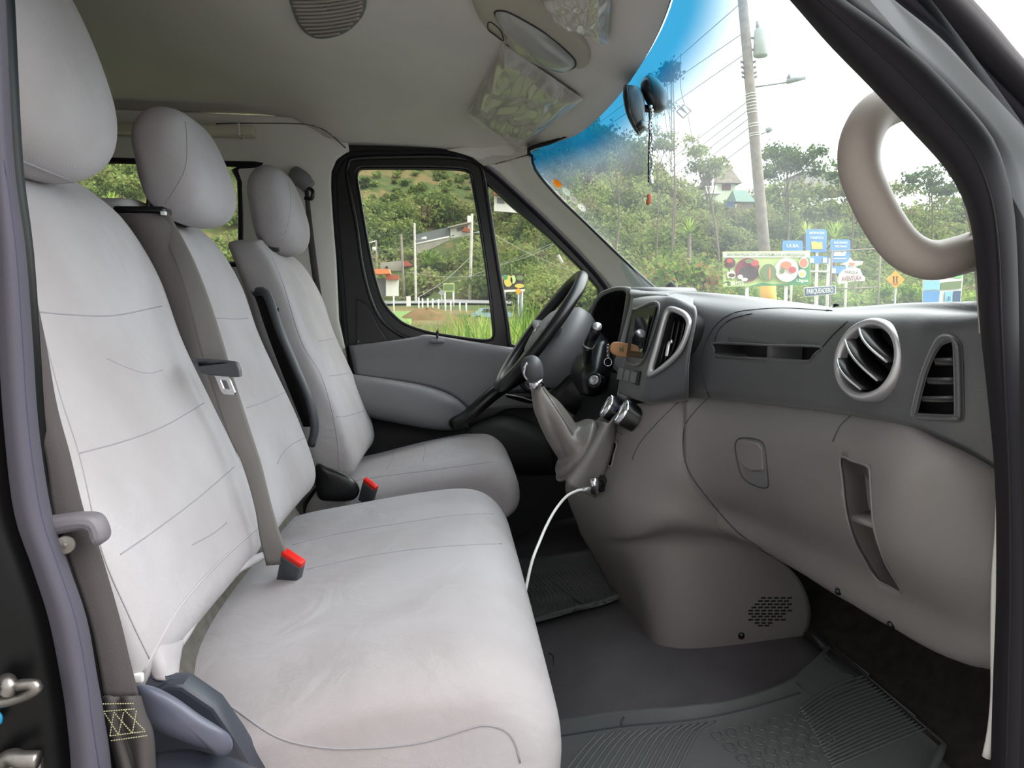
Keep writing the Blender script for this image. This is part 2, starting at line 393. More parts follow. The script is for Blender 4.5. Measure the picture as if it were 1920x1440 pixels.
# roof / ceiling
def arch(z, dx=0.0, wide=1.0):
    return [(.20+dx, .70), (.325+dx, 1.10), (.362+dx, 1.50), (.343+dx, 1.92), (.232+dx, 2.21)]
ARCH = [(.215, .70), (.325, 1.12), (.362, 1.52), (.343, 1.92), (.285, 2.10), (.225, 2.215)]
def crail(X0, zc, zs, ys=.64, ye=2.405):
    out = []
    for k in range(9):
        t = k/8; y = ys+(ye-ys)*t; s = abs(2*t-1)
        out.append(W(X0-.03*s*s, y, zc-(zc-zs)*s**4))
    return out
ra = [W(x, y, .475) for x, y in ARCH]; ra = [W(.20, .66, .475)]+ra[0:]+[]
ra_far = P(905, 322, 2.39)
ra[-1] = W(.232, 2.20, .478)
rA = cr(ra, 24)+[W(.19, 2.30, .470), W(.10, 2.38, .462)]
def offs(dx, zc, ze):
    r = []
    for k, p in enumerate(rA):
        t = k/(len(rA)-1); s = abs(2*t-1)
        r.append(Vector((p.x+dx*(1-.55*s*s), p.y+(2.40-p.y)*(.6*t if t > .8 else 0), 1.53+zc-(zc-ze)*s**4)))
    return r
ceil_front = S(surf('ceiling', [rA, offs(-.06, .505, .487), offs(-.16, .54, .51), offs(-.34, .575, .522), crail(-.20, .60, .528), crail(-.31, .607, .530), crail(-.37, .613, .552), crail(-.44, .62, .600), crail(-.55, .63, .614), crail(-.8, .65, .616), crail(-1.3, .665, .62), crail(-3, .67, .63)], M['headliner'], nu=70, nv=5, solid=.012, soff=0))
S(panel('wall_top', [[W(-3.05, .55, .72), W(.25, .55, .72), W(.25, 2.5, .72), W(-3.05, 2.5, .72)]], .02, M['paint']))
# windshield
wr_ = [[W(x+.005, y, .482) for x, y in ARCH]]
wr_[0][0] = W(.19, .64, .482); wr_[0][-1] = W(.17, 2.33, .482)
b0 = [W(.60, .60, .00), W(.74, 1.05, -.03), W(.79, 1.50, -.03), W(.75, 1.95, -.02), W(.60, 2.36, .035)]
S(surf('trim_13', [[Vector((p.x-.02, p.y, p.z-.012)) for p in b0], [W(1.14, .60, -.12), W(1.14, 1.05, -.12), W(1.14, 1.50, -.12), W(1.14, 1.95, -.12), W(1.14, 2.40, -.12)]], M['black'], nu=20, nv=3, solid=.01))  # cowl panel, unseen, added to stop light leaking down behind the dash
S(surf('trim_14', [[W(.50, 2.41, .02), W(.8, 2.41, -.02), W(1.14, 2.41, -.1)], [W(.50, 2.41, -.9), W(.8, 2.41, -.9), W(1.14, 2.41, -.9)]], M['doordark'], nu=8, nv=3, solid=.01))
ws = thing('window_1', None, None, W(.5, 1.5, .2)); S(ws)
mid = [a.lerp(b, .5)+Vector((.012, 0, .012)) for a, b in zip(cr(wr_[0], 9), cr(b0, 9))]
glass = surf('windshield', [wr_[0], mid, b0], M['wglass'], ws, nu=40, nv=8, solid=0)
frit = cr([W(x-.004, y, .478) for x, y in ARCH]+[W(.245, 2.25, .46)], 60)
tube('window_seal', frit, .006, M['rubber'], ws, smooth_path=False)
tube('window_seal', [P(998, 292, 2.22), P(1004, 318, 2.22), P(1040, 362, 2.23), P(1100, 420, 2.24), P(1180, 497, 2.26), P(1246, 556, 2.27)], .0045, M['black'], ws)
# driver-side A-pillar trim
S(surf('trim_1', [pl([(838, 281), (880, 292), (912, 306), (944, 330), (1030, 410), (1090, 470), (1150, 540), (1180, 590)], 2.38),
    [P(905, 270, 2.36), P(935, 290, 2.35), P(965, 315, 2.34), (P(1000, 355, 2.34)), P(1070, 420, 2.34), P(1130, 480, 2.34), P(1190, 545, 2.34), P(1220, 590, 2.34)],
    [P(980, 268, 2.25), P(995, 282, 2.25), P(998, 296, 2.25), P(1006, 322, 2.25), P(1100, 420, 2.26), P(1180, 497, 2.28), P(1246, 556, 2.29), P(1275, 590, 2.29)]], M['lgrey'], nu=50, nv=6, solid=.008))
seam([(895, 324), (930, 307), (970, 296), (1002, 288)], [bpy.data.objects['trim_1'], ceil_front], M['gapline'], bpy.data.objects['trim_1'], r=.0016, name='panel_gap')
seam([(405, 232), (450, 231), (560, 232), (595, 238), (620, 252), (645, 275), (660, 288)], [bpy.data.objects['wall_left'], ceil_front], M['gapline'], bpy.data.objects['wall_left'], r=.0018, name='panel_gap')
# ---------------- driver's door
door = thing('door_1', None, None, P(800, 900, 2.40)); S(door)
d_out = pl([(620, 322), (631, 297), (640, 280), (660, 268), (743, 268), (829, 266), (880, 272), (925, 292), (960, 318), (1044, 400), (1130, 490), (1160, 530), (1195, 590), (1190, 700), (1180, 1100), (640, 1100), (640, 700), (636, 600), (625, 415), (619, 352)], 2.425)
g_main = [(670, 324), (674, 319), (683, 316), (800, 316), (858, 318), (875, 321), (882, 326), (886, 345), (904, 450), (918, 551), (925, 617), (925, 631), (922, 636), (904, 638), (850, 631), (800, 622), (760, 608), (738, 591), (724, 575), (715, 559), (706, 530), (700, 508), (686, 436), (674, 365), (669, 335)]
g_tri = [(915, 349), (958, 388), (1030, 448), (1087, 505), (1118, 540), (1120, 560), (1110, 650), (970, 648), (957, 643), (947, 588), (924, 450)]
AX = Vector((1, 0, 0)); AZ = Vector((0, 0, 1))
panel('door_frame', [d_out, pl(g_main, 2.425), pl(g_tri, 2.425)], .03, M['black'], door, ax=AX, ay=AZ, origin=P(800, 500, 2.425), bev=.006)
tube('weather_strip', pl([(650, 322), (655, 305), (668, 297), (760, 294), (850, 295), (893, 304), (905, 322), (918, 400), (934, 500), (950, 600), (956, 652)], 2.405), .007, M['black'], door)
tube('weather_strip', pl([(650, 322), (656, 360), (668, 420), (680, 500), (694, 555), (712, 595), (738, 620), (775, 637), (830, 640)], 2.405), .0065, M['black'], door)
tube('weather_strip', pl([(626, 330), (637, 303), (662, 289), (743, 286), (829, 285), (870, 293), (905, 310), (940, 337), (1026, 417), (1112, 506), (1145, 550)], 2.402), .008, M['rubber'], door)
tube('weather_strip', pl([(626, 330), (629, 415), (637, 500), (645, 600), (652, 700)], 2.402), .008, M['rubber'], door)
gm = [P(a, b, 2.41) for a, b in g_main]
tube('window_bead', gm, .0045, M['black'], door, closed=True, n=120)
panel('pane', [pl(g_main, 2.44)], .004, M['glass'], door, ax=AX, ay=AZ, origin=P(800, 500, 2.44))
panel('quarter_pane', [pl(g_tri, 2.44)], .004, M['glass'], door, ax=AX, ay=AZ, origin=P(1000, 500, 2.44))
panel('corner_trim', [pl([(668, 560), (690, 572), (708, 610), (728, 640), (720, 646), (668, 648)], 2.40)], .008, M['black'], door, ax=AX, ay=AZ, origin=P(690, 600, 2.40), bev=.003)
bx = P(671, 641, 2.39); mesh_ = tube('screw', [bx, bx+Vector((0, -.004, 0))], .004, M['steel'], door, smooth_path=False)
# trim panel
surf('upper_trim', [pl([(655, 650), (720, 643), (786, 634), (800, 631), (860, 640), (960, 655), (1060, 668), (1130, 675)], 2.40),
    pl([(655, 652), (720, 645), (786, 636), (800, 633), (860, 642), (960, 657), (1060, 670), (1130, 678)], 2.365),
    pl([(660, 675), (720, 674), (800, 680), (860, 690), (960, 700), (1060, 705), (1130, 705)], 2.365),
    pl([(665, 703), (740, 713), (800, 724), (850, 742), (890, 770), (960, 765), (1060, 765), (1130, 765)], 2.36)], M['doorgrey'], door, nu=50, nv=6, solid=.006)
surf('armrest', [pl([(655, 702), (740, 714), (800, 725), (850, 744), (885, 775)], 2.37),
    [P(660, 706, 2.29), P(740, 718, 2.27), P(800, 730, 2.27), P(850, 750, 2.28), P(880, 778, 2.33)],
    [P(668, 735, 2.255), P(740, 750, 2.245), P(800, 762, 2.25), P(845, 775, 2.265), P(875, 790, 2.32)],
    [P(674, 772, 2.27), P(740, 786, 2.26), P(800, 798, 2.265), P(845, 803, 2.28), P(878, 800, 2.33)],
    pl([(680, 780), (740, 792), (800, 802), (845, 806), (880, 802)], 2.37)], M['doorgrey'], door, nu=40, nv=6, solid=.004)
surf('lower_trim', [pl([(650, 780), (760, 790), (880, 800), (960, 765), (1060, 765), (1130, 765)], 2.39),
    pl([(650, 900), (760, 900), (880, 900), (960, 900), (1060, 900), (1130, 900)], 2.38), pl([(650, 1080), (760, 1080), (880, 1080), (960, 1080), (1060, 1080), (1130, 1080)], 2.38)], M['doordark'], door, nu=30, nv=4, solid=.006)
surf('door_pocket', [pl([(885, 800), (950, 778), (1010, 800), (1060, 830)], 2.36), [P(880, 812, 2.27), P(940, 800, 2.26), P(1000, 820, 2.27), P(1060, 850, 2.3)],
    [P(890, 860, 2.27), P(940, 868, 2.26), P(1000, 870, 2.27), P(1060, 880, 2.3)], pl([(900, 885), (940, 890), (1000, 890), (1060, 890)], 2.36)], M['doordark'], door, nu=30, nv=5)
tube('pull_handle', [P(1060, 640, 2.33), P(1000, 690, 2.28), P(930, 735, 2.25), P(875, 782, 2.25), P(850, 795, 2.27)], .021, M['black'], door, seg=14)
surf('handle_bezel', [pl([(945, 735), (985, 728), (1035, 735)], 2.34), pl([(950, 745), (1000, 757), (1040, 745)], 2.34)], M['black'], door, nu=12, nv=2)
tube('inner_handle', pl([(978, 712), (982, 725), (1000, 733), (1030, 725), (1038, 712)], 2.31), .009, M['black'], door)
tube('handle_rim', pl([(945, 739), (975, 744), (1000, 751), (1036, 748)], 2.33), .002, M['silver'], door)
lk = thing('lock_pin_', None, None, (0, 0, 0)); bpy.data.objects.remove(lk)
box('lock_base', P(820, 640, 2.36), (.045, .02, .012), M['doorgrey'], door, bev=.004)
tube('lock_pin', [P(820, 640, 2.36), P(820, 632, 2.36), P(820, 618, 2.36)], lambda t: .003+.0012*math.sin(t*18), M['black'], door, n=14)
# belt guide and shoulder belt on the far pillar
bg_ = thing('belt_guide', 'dark grey oval belt guide on the far door pillar behind the driver headrest', 'belt guide', P(572, 345, 2.38))
tube('guide_cover', [P(553, 330, 2.37), P(566, 336, 2.36), P(580, 352, 2.36)], lambda t: .030-.008*t, M['doorgrey'], bg_, seg=16)
tube('guide_loop', [P(574, 352, 2.35), P(586, 358, 2.34), P(584, 372, 2.34), P(572, 372, 2.35)], .006, M['black'], bg_)
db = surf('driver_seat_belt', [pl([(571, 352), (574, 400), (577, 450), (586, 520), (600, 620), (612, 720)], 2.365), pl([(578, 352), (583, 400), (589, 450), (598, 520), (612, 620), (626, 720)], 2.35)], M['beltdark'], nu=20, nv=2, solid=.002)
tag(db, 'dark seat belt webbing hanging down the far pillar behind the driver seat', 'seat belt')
# rear blind cassette
rb = thing('blind_rail', 'cream roller blind cassette above the rear side window', 'blind', P(340, 247, 2.36))
box('cassette', P(300, 244, 2.36), (.55, .05, .028), mat('cream_cassette', (190, 186, 165), .5), rb, bev=.004)
box('end_cap', P(452, 246, 2.36), (.008, .052, .036), M['lgrey'], rb, bev=.002)
tube('pull_hook', [P(452, 252, 2.34), P(454, 258, 2.34), P(450, 260, 2.34)], .0012, M['steel'], rb)
# ================================================================ SEATS
def headrest(parent, yc, dx, hwid=.142, zb=.162, zt=.415, k=1.0):
    prof = [(-.478, .30), (-.468, .25), (-.470, .205), (-.486, .175), (-.515, .162), (-.545, .166), (-.572, .19), (-.585, .24), (-.592, .30), (-.597, .35), (-.588, .39), (-.566, .412), (-.538, .412), (-.512, .395), (-.493, .35)]
    prof = [(x, zb+(z-.162)/(.415-.162)*(zt-zb)) for x, z in prof]
    cx = sum(p[0] for p in prof)/len(prof)-.01; cz = sum(p[1] for p in prof)/len(prof)-.01
    pr = cr([Vector((x, 0, z)) for x, z in prof], 44, True)
    rows = []
    for i in range(25):
        t = -1+2*i/24; t = math.sin(t*math.pi/2)
        s = max(.02, (1-abs(t)**3.4)**(1/2.5))
        sx = max(.02, (1-abs(t)**5)**(1/2.6))
        rows.append([W(dx+cx+(p.x-cx)*sx*k, yc+hwid*t, cz+(p.z-cz)*s) for p in pr])
    o = grid('headrest', rows, M['fabric'], parent, cu=True, cap=True, sub=1)
    return o
LV = [(-.405, -.345, .93, .09), (-.385, -.318, .985, .13), (-.34, -.312, 1, .145), (-.23, -.347, 1, .145), (-.137, -.387, 1, .14), (-.04, -.428, 1, .135), (.05, -.456, 1, .13), (.11, -.484, .98, .122), (.155, -.512, .93, .112), (.182, -.540, .85, .098), (.197, -.553, .72, .075), (.203, -.560, .4, .04)]
def seat_back(parent, yc, hw, dx, dz=0.0, name='backrest', dish=.016):
    prof = cr([Vector((z, x, 0)) for z, x, a, b in LV], 48); wd = []
    for p in prof:
        k = max(i for i in range(len(LV)-1) if LV[i][0] <= p.x+1e-6 or i == 0); t = min(max((p.x-LV[k][0])/(LV[k+1][0]-LV[k][0]), 0), 1)
        wd.append(Vector((0, LV[k][2]*(1-t)+LV[k+1][2]*t, LV[k][3]*(1-t)+LV[k+1][3]*t)))
    rows = []
    for a, b in zip(prof, wd):
        z, xf = a.x, a.y; wf, th = b.y, b.z; r = []
        for k in range(48):
            th_ = 2*math.pi*k/48; c, s = math.cos(th_), math.sin(th_)
            y = math.copysign(abs(c)**(2/5.5), c); q = math.copysign(abs(s)**(2/5.5), s)
            x = xf-th/2+th/2*q
            if s > 0: x += -dish*(1-abs(y)**4)*min(1, wf)*abs(s)**.3
            r.append(W(x+dx, yc+hw*wf*y, z+dz))
        rows.append(r)
    return grid(name, rows, M['fabric'], parent, cu=True, cap=True, sub=1)
def cushion(parent, y0, y1, dx, dz, prof, name='cushion', rearcut=0.0, hump=.012, nst=33, edge=.07):
    pr = cr([Vector((x, 0, z)) for x, z in prof], 60, True)
    cx, cz = -.14, -.53
    rows = []
    for i in range(nst):
        t = -1+2*i/(nst-1); t = math.sin(t*math.pi/2)
        y = (y0+y1)/2+(y1-y0)/2*t
        e = (y1-y0)/2*(1-abs(t)); s = 1.0
        if e < edge: s = 1-.30*(1-math.sqrt(max(0, 1-(1-e/edge)**2)))
        r = []
        for p in pr:
            x = cx+(p.x-cx)*(1-(1-s)*.55); z = cz+(p.z-cz)*s
            if rearcut and p.x < -.1:
                q = min(max((1.06-y)/.28, 0), 1); x += rearcut*q*q*(3-2*q)*min(1, (-.1-p.x)/.25)
            if p.z > -.47: z += hump*math.cos(t*math.pi/2)*.6
            r.append(W(x+dx, y, z+dz))
        rows.append(r)
    return grid(name, rows, M['fabric'], parent, cu=True, cap=True, sub=1)
BP = [(-.42, -.60), (-.44, -.52), (-.41, -.468), (-.34, -.44), (-.22, -.418), (-.1, -.398), (.0, -.387), (.055, -.392), (.095, -.42), (.12, -.465), (.125, -.52), (.11, -.585), (.05, -.63), (-.12, -.64), (-.30, -.64)]
DP = [(-.40, -.56), (-.42, -.49), (-.38, -.455), (-.26, -.425), (-.16, -.40), (-.04, -.376), (.04, -.37), (.075, -.378), (.108, -.41), (.122, -.455), (.115, -.50), (.06, -.53), (-.1, -.545), (-.28, -.55)]
# two-place passenger bench
bench = thing('passenger_bench', 'two-place front bench seat in pale grey fabric nearest the open door', 'seat', W(-.15, 1.2, -.77))
bk1 = seat_back(bench, .998, .250, .012); bk1['label'] = 'nearer pale grey seat back by the open door'
bk2 = seat_back(bench, 1.475, .232, .014); bk2['label'] = 'middle pale grey seat back behind the loose belt'
cu = cushion(bench, .775, 1.70, 0, 0, BP, rearcut=.10)
hr1 = headrest(bench, .965, .010, .150, .165, .450, 1.2); hr2 = headrest(bench, 1.470, .040, .136, .165, .372)
F_ = M['stitch']
def sm(pts, objs, par, **k): return seam(pts, objs, F_, par, **k)
# driver seat
drv = thing('driver_chair', 'pale grey fabric driver seat on the far side behind the steering wheel', 'seat', W(-.10, 2.08, -.77))
bk3 = seat_back(drv, 2.085, .243, .080, -.01)
cu3 = cushion(drv, 1.83, 2.33, .045, .005, DP, edge=.05)
hr3 = headrest(drv, 2.085, .070, .135, .158, .392)
# ================================================================ DASHBOARD
dash = thing('dashboard', 'dark and grey moulded dashboard with air vents and glove box', 'dashboard', W(.6, 1.5, -.65))
def PR(l): return [P(a, b, y) for a, b, y in l]
T4 = [(1900, 897, .735), (1872, 882, .745), (1820, 852, .765), (1760, 824, .79), (1700, 797, .83), (1600, 778, .95), (1500, 764, 1.1), (1400, 753, 1.26), (1330, 747, 1.36), (1285, 745, 1.40)]
Tback = [W(.64, .70, -.01), W(.70, .85, -.012), W(.76, 1.1, -.012), W(.79, 1.4, -.012), W(.79, 1.6, -.012)]
upper = surf('upper_dash', [Tback,
    PR([(1880, 569, .74), (1840, 570, .78), (1700, 574, .95), (1560, 582, 1.15), (1500, 571, 1.28), (1400, 558, 1.42), (1300, 551, 1.57), (1245, 552, 1.66)]),
    PR([(1880, 588, .735), (1840, 588, .765), (1700, 583, .90), (1600, 588, 1.0), (1500, 583, 1.15), (1400, 570, 1.32), (1320, 560, 1.46), (1260, 556, 1.55)]),
    PR([(1885, 610, .73), (1840, 612, .75), (1750, 606, .80), (1700, 603, .85), (1600, 606, .945), (1500, 606, 1.09), (1400, 600, 1.25), (1330, 590, 1.37), (1285, 572, 1.46)]),
    PR([(1895, 740, .73), (1860, 720, .745), (1780, 700, .78), (1710, 690, .825), (1600, 685, .94), (1500, 680, 1.08), (1400, 675, 1.24), (1330, 670, 1.34), (1285, 655, 1.40)]),
    PR(T4)], M['dash'], dash, nu=80, nv=7, solid=.006)
T4b = [(a, b+1, y+.012) for a, b, y in T4]
lower = surf('lower_dash', [PR(T4b), PR([(a, b+5, y-.004) for a, b, y in T4]),
    PR([(1900, 918, .73), (1873, 903, .738), (1820, 872, .75), (1760, 850, .765), (1690, 845, .80), (1600, 832, .905), (1500, 815, 1.06), (1400, 798, 1.22), (1330, 792, 1.32), (1285, 795, 1.37)]),
    PR([(1900, 960, .73), (1873, 950, .735), (1820, 935, .745), (1750, 915, .765), (1672, 900, .80), (1600, 890, .895), (1500, 875, 1.05), (1400, 860, 1.21), (1330, 850, 1.31), (1283, 850, 1.36)]),
    PR([(1900, 1080, .73), (1873, 1080, .735), (1820, 1075, .755), (1750, 1060, .785), (1664, 1020, .83), (1590, 985, .92), (1500, 955, 1.07), (1420, 930, 1.22), (1340, 915, 1.32), (1290, 905, 1.36)]),
    PR([(1900, 1190, .75), (1868, 1180, .76), (1820, 1170, .79), (1760, 1150, .84), (1690, 1110, .90), (1600, 1060, 1.0), (1520, 1020, 1.12), (1440, 985, 1.26), (1370, 960, 1.34), (1310, 950, 1.37)]),
    PR([(1895, 1262, .77), (1862, 1252, .79), (1820, 1243, .82), (1760, 1218, .87), (1690, 1180, .94), (1600, 1128, 1.04), (1530, 1085, 1.14), (1465, 1045, 1.25), (1400, 1010, 1.34), (1340, 985, 1.40)]),
    [W(.80, .80, -.40), W(.80, 1.0, -.40), W(.80, 1.2, -.40), W(.80, 1.5, -.38)]],
    M['grey'], dash, nu=90, nv=6, solid=.005)
# console from the dash down to the floor
console = surf('centre_console', [
    PR([(1112, 795, 1.66), (1150, 768, 1.56), (1235, 752, 1.43), (1285, 746, 1.405), (1330, 748, 1.385)]),
    PR([(1108, 840, 1.66), (1145, 850, 1.53), (1200, 850, 1.43), (1270, 830, 1.37), (1320, 850, 1.365)]),
    PR([(1062, 905, 1.68), (1120, 925, 1.53), (1175, 930, 1.43), (1270, 900, 1.36), (1335, 915, 1.36)]),
    PR([(1085, 985, 1.70), (1135, 1000, 1.53), (1185, 1000, 1.42), (1270, 975, 1.36), (1400, 1000, 1.37)]),
    PR([(1092, 1004, 1.70), (1142, 1016, 1.545), (1192, 1014, 1.45), (1275, 1004, 1.40), (1410, 1020, 1.40)]),
    PR([(1140, 1090, 1.7), (1172, 1090, 1.56), (1212, 1080, 1.44), (1300, 1050, 1.40), (1490, 1075, 1.42)]),
    PR([(1168, 1165, 1.68), (1196, 1172, 1.55), (1232, 1178, 1.42), (1340, 1160, 1.39), (1519, 1150, 1.44)]),
    PR([(1195, 1210, 1.6), (1215, 1235, 1.5), (1243, 1265, 1.40), (1370, 1238, 1.40), (1497, 1228, 1.45)])],
    M['grey'], dash, nu=50, nv=7, solid=.005)
# panel behind the gaiter and console far side
surf('console_side', [PR([(1062, 905, 1.68), (1085, 985, 1.70), (1140, 1090, 1.7), (1168, 1165, 1.68), (1195, 1210, 1.6)]), [W(.5, 1.8, -.38), W(.55, 1.8, -.5), W(.6, 1.8, -.55), W(.62, 1.8, -.6), W(.65, 1.8, -.65)]], M['doordark'], dash, nu=20, nv=3)
mount = surf('shifter_mount', [PR([(1118, 788, 1.68), (1088, 836, 1.68), (1050, 890, 1.68)]), PR([(1136, 792, 1.50), (1104, 846, 1.495), (1064, 904, 1.495)]),
    PR([(1142, 794, 1.49), (1114, 850, 1.485), (1070, 912, 1.485)]), PR([(1156, 775, 1.53), (1150, 850, 1.52), (1116, 934, 1.52)])], M['grey'], dash, nu=24, nv=5)
# screen stack
stack = surf('centre_stack', [
    PR([(1215, 548, 1.70), (1245, 548, 1.62), (1275, 553, 1.52), (1300, 560, 1.45)]),
    PR([(1190, 560, 1.66), (1225, 556, 1.56), (1262, 560, 1.46), (1300, 572, 1.40)]),
    PR([(1186, 580, 1.64), (1232, 570, 1.46), (1262, 568, 1.41), (1306, 590, 1.35)]),
    PR([(1174, 660, 1.64), (1212, 670, 1.46), (1240, 668, 1.40), (1292, 672, 1.345)]),
    PR([(1160, 730, 1.64), (1195, 740, 1.47), (1225, 748, 1.42), (1290, 742, 1.37)]),
    PR([(1165, 735, 1.68), (1198, 748, 1.52), (1228, 753, 1.46), (1290, 748, 1.40)])], M['dash'], dash, nu=40, nv=6)
surf('stack_side', [PR([(1190, 560, 1.66), (1186, 580, 1.64), (1174, 660, 1.64), (1160, 730, 1.64)]), [W(.52, 1.70, -.0), W(.52, 1.70, -.06), W(.52, 1.70, -.12), W(.52, 1.70, -.18)]], M['dash'], dash, nu=12, nv=2)
def face(lst, *objs, lift=.003): return [hit(a, b, *objs, lift=lift) for a, b in lst]
def quadpanel(name, lst, m, par, objs, lift=.004, thick=.006, bev=.0015, holes=()):
    return panel(name, [face(lst, *objs, lift=lift)]+[face(h, *objs, lift=lift) for h in holes], thick, m, par, bev=bev)
def frame(name, lst, m, par, objs, r=.0035, lift=.003, n=80, flat=1):
    return tube(name, face([(v.x, v.y) for v in cr([Vector((a, b, 0)) for a, b in lst], n, True)], *objs, lift=lift), r, m, par, closed=True, smooth_path=False, flat=flat)
scr = quadpanel('screen_bezel', [(1190, 588), (1200, 580), (1236, 576), (1208, 673), (1177, 668)], M['black'], dash, [stack], lift=.003)
quadpanel('screen', [(1200, 598), (1227, 592), (1212, 662), (1191, 659)], mat('screen_glass', (40, 46, 50), .04, spec=.8, coat=1), scr, [stack], lift=.009, thick=.002, bev=0)
frame('screen_rim', [(1187, 590), (1197, 580), (1238, 574), (1209, 676), (1174, 671)], M['dash'], dash, [stack], r=.003)
sw = quadpanel('switch_panel', [(1165, 688), (1203, 697), (1199, 723), (1160, 714)], M['black'], dash, [stack], lift=.003)
for k in range(3):
    a = k/3+.03; b = (k+1)/3-.03
    quadpanel('push_button', [(1166+36*a, 691+9*a), (1166+36*b, 691+9*b), (1162+36*b, 712+8*b), (1162+36*a, 712+8*a)], M['dash'], sw, [stack], lift=.007, thick=.004, bev=.001)
# kite-shaped centre vent
KO = [(1258, 578), (1270, 579), (1288, 587), (1298, 600), (1298, 614), (1290, 640), (1276, 666), (1250, 690), (1222, 706), (1219, 700), (1232, 655), (1245, 605), (1252, 584)]
KI = [(1262, 585), (1274, 589), (1286, 597), (1291, 607), (1290, 616), (1284, 637), (1270, 661), (1248, 682), (1227, 696), (1237, 655), (1250, 607), (1256, 590)]
IN = (.93, .30, -.05)
cv = ringband('centre_vent', face(KO, stack, lift=.004), face(KI, stack, lift=.001), M['silver'], dash, n=110, bulge=Vector((-.006, -.003, .001)), thick=.004)
pocket('vent_throat', face(KI, stack, lift=0), stack, .045, IN, M['void'], cv)
for k in range(6):
    x = 1237+k*9.5
    seam([(x+12, 592+k*2), (x+3, 640), (x-8, 688-k*8)], [stack], M['black'], cv, r=.0026, name='slat', lift=-.010)
tube('vent_tab', face([(1253, 668), (1256, 655), (1258, 645), (1264, 640)], stack, lift=.004), .0042, M['chrome'], cv)
# storage slot
SI = [(1343, 643), (1440, 647), (1536, 650), (1530, 662), (1523, 670), (1512, 677), (1430, 672), (1347, 667), (1340, 655)]
sl = pocket('storage_slot', face(SI, upper, lift=0), upper, .07, IN, M['dash'], dash)
frame('slot_rim', SI, M['dash'], sl, [upper], r=.0018, lift=0)
a = hit(1440, 660, upper)+Vector(IN)*.035; box('slot_divider', a, (.05, .02, .05), M['doorgrey'], sl)
for pts in ([(1330, 745), (1316, 700), (1318, 660), (1338, 615), (1372, 588), (1420, 580), (1480, 578), (1560, 583)], [(1340, 640), (1348, 618), (1372, 598), (1410, 588)], [(1543, 650), (1562, 628), (1590, 602)]):
    seam(pts, [upper, stack], M['black'], dash, r=.0011, name='panel_gap')
# round vent
def ellipse(cx, cy, a, b, rot, n=40): 
    return [(cx+a*math.cos(t)*math.cos(rot)-b*math.sin(t)*math.sin(rot), cy+a*math.cos(t)*math.sin(rot)+b*math.sin(t)*math.cos(rot)) for t in [2*math.pi*k/n for k in range(n)]]
rvc = hit(1637, 676, upper)
def disc(c, nrm, r, up, n=48, sx=1.0): 
    s = up.cross(nrm).normalized(); u = nrm.cross(s).normalized()
    return [c+s*(r*sx*math.cos(2*math.pi*k/n))+u*(r*math.sin(2*math.pi*k/n)) for k in range(n)]
vn = Vector((-.94, -.27, .16)).normalized(); rvc = rvc+vn*.004
rv = thing('round_vent', None, None, rvc); rv.parent = dash; rv.location = rvc-wloc(dash); WL[rv.name] = rvc
def vring(r, h): return disc(rvc+vn*h, vn, r, AZ)
bz = grid('bezel', [vring(.0515, -.01), vring(.0525, .004), vring(.050, .010), vring(.045, .012), vring(.041, .006), vring(.040, -.03)], M['silver'], rv, cu=True)
grid('barrel', [vring(.040, -.002), vring(.0395, -.035), vring(.001, -.035)], M['void'], rv, cu=True)
su = AZ.cross(vn).normalized(); uu = vn.cross(su).normalized()
pocket('barrel_hole', vring(.046, .0), upper, .04, -vn, M['void'], rv, liner=False, front=.06)
ang = math.radians(38)
for k in range(3):
    o_ = (k-1)*.024-.002; dirv = (su*math.cos(ang)-uu*math.sin(ang)); pv = (su*math.sin(ang)+uu*math.cos(ang))
    L_ = math.sqrt(.039**2-o_**2)
    rowf = [rvc+pv*o_+dirv*(L_*t)+vn*(.012+.014*math.cos(t*1.4)) for t in [-1+2*i/12 for i in range(13)]]
    rowb = [p-vn*.03+pv*.006 for p in rowf]
    grid('vane', [rowf, rowb], M['black'], rv, solid=.0025)
    tube('vane_edge', rowf, .0016, M['silver'], rv, smooth_path=False)
# door demister vent
DO = [(1770, 628), (1785, 630), (1797, 640), (1803, 660), (1806, 775), (1800, 788), (1785, 790), (1725, 788), (1713, 780), (1713, 765), (1728, 705), (1745, 660), (1758, 636)]
DI = [(1777, 642), (1786, 640), (1790, 655), (1792, 772), (1788, 779), (1722, 776), (1722, 766), (1738, 702), (1752, 668), (1765, 648)]
dv = ringband('side_vent', face(DO, upper, lift=.001), face(DI, upper, lift=.001), M['dash'], dash, n=100, bulge=Vector((-.003, -.003, 0)), thick=.003)
pocket('vent_throat', face(DI, upper, lift=0), upper, .04, (.6, .8, 0), M['void'], dv)
for y, x0, x1 in ((674, 1751, 1790), (711, 1737, 1791), (746, 1727, 1792)):
    a = [hit(x0, y, upper), hit((x0+x1)/2, y-.5, upper), hit(x1, y-1, upper)]
    grid('slat', [[p+Vector((.003, .004, 0)) for p in a], [p+Vector((.02, .026, -.008)) for p in a]], M['dash'], dv, solid=.003)
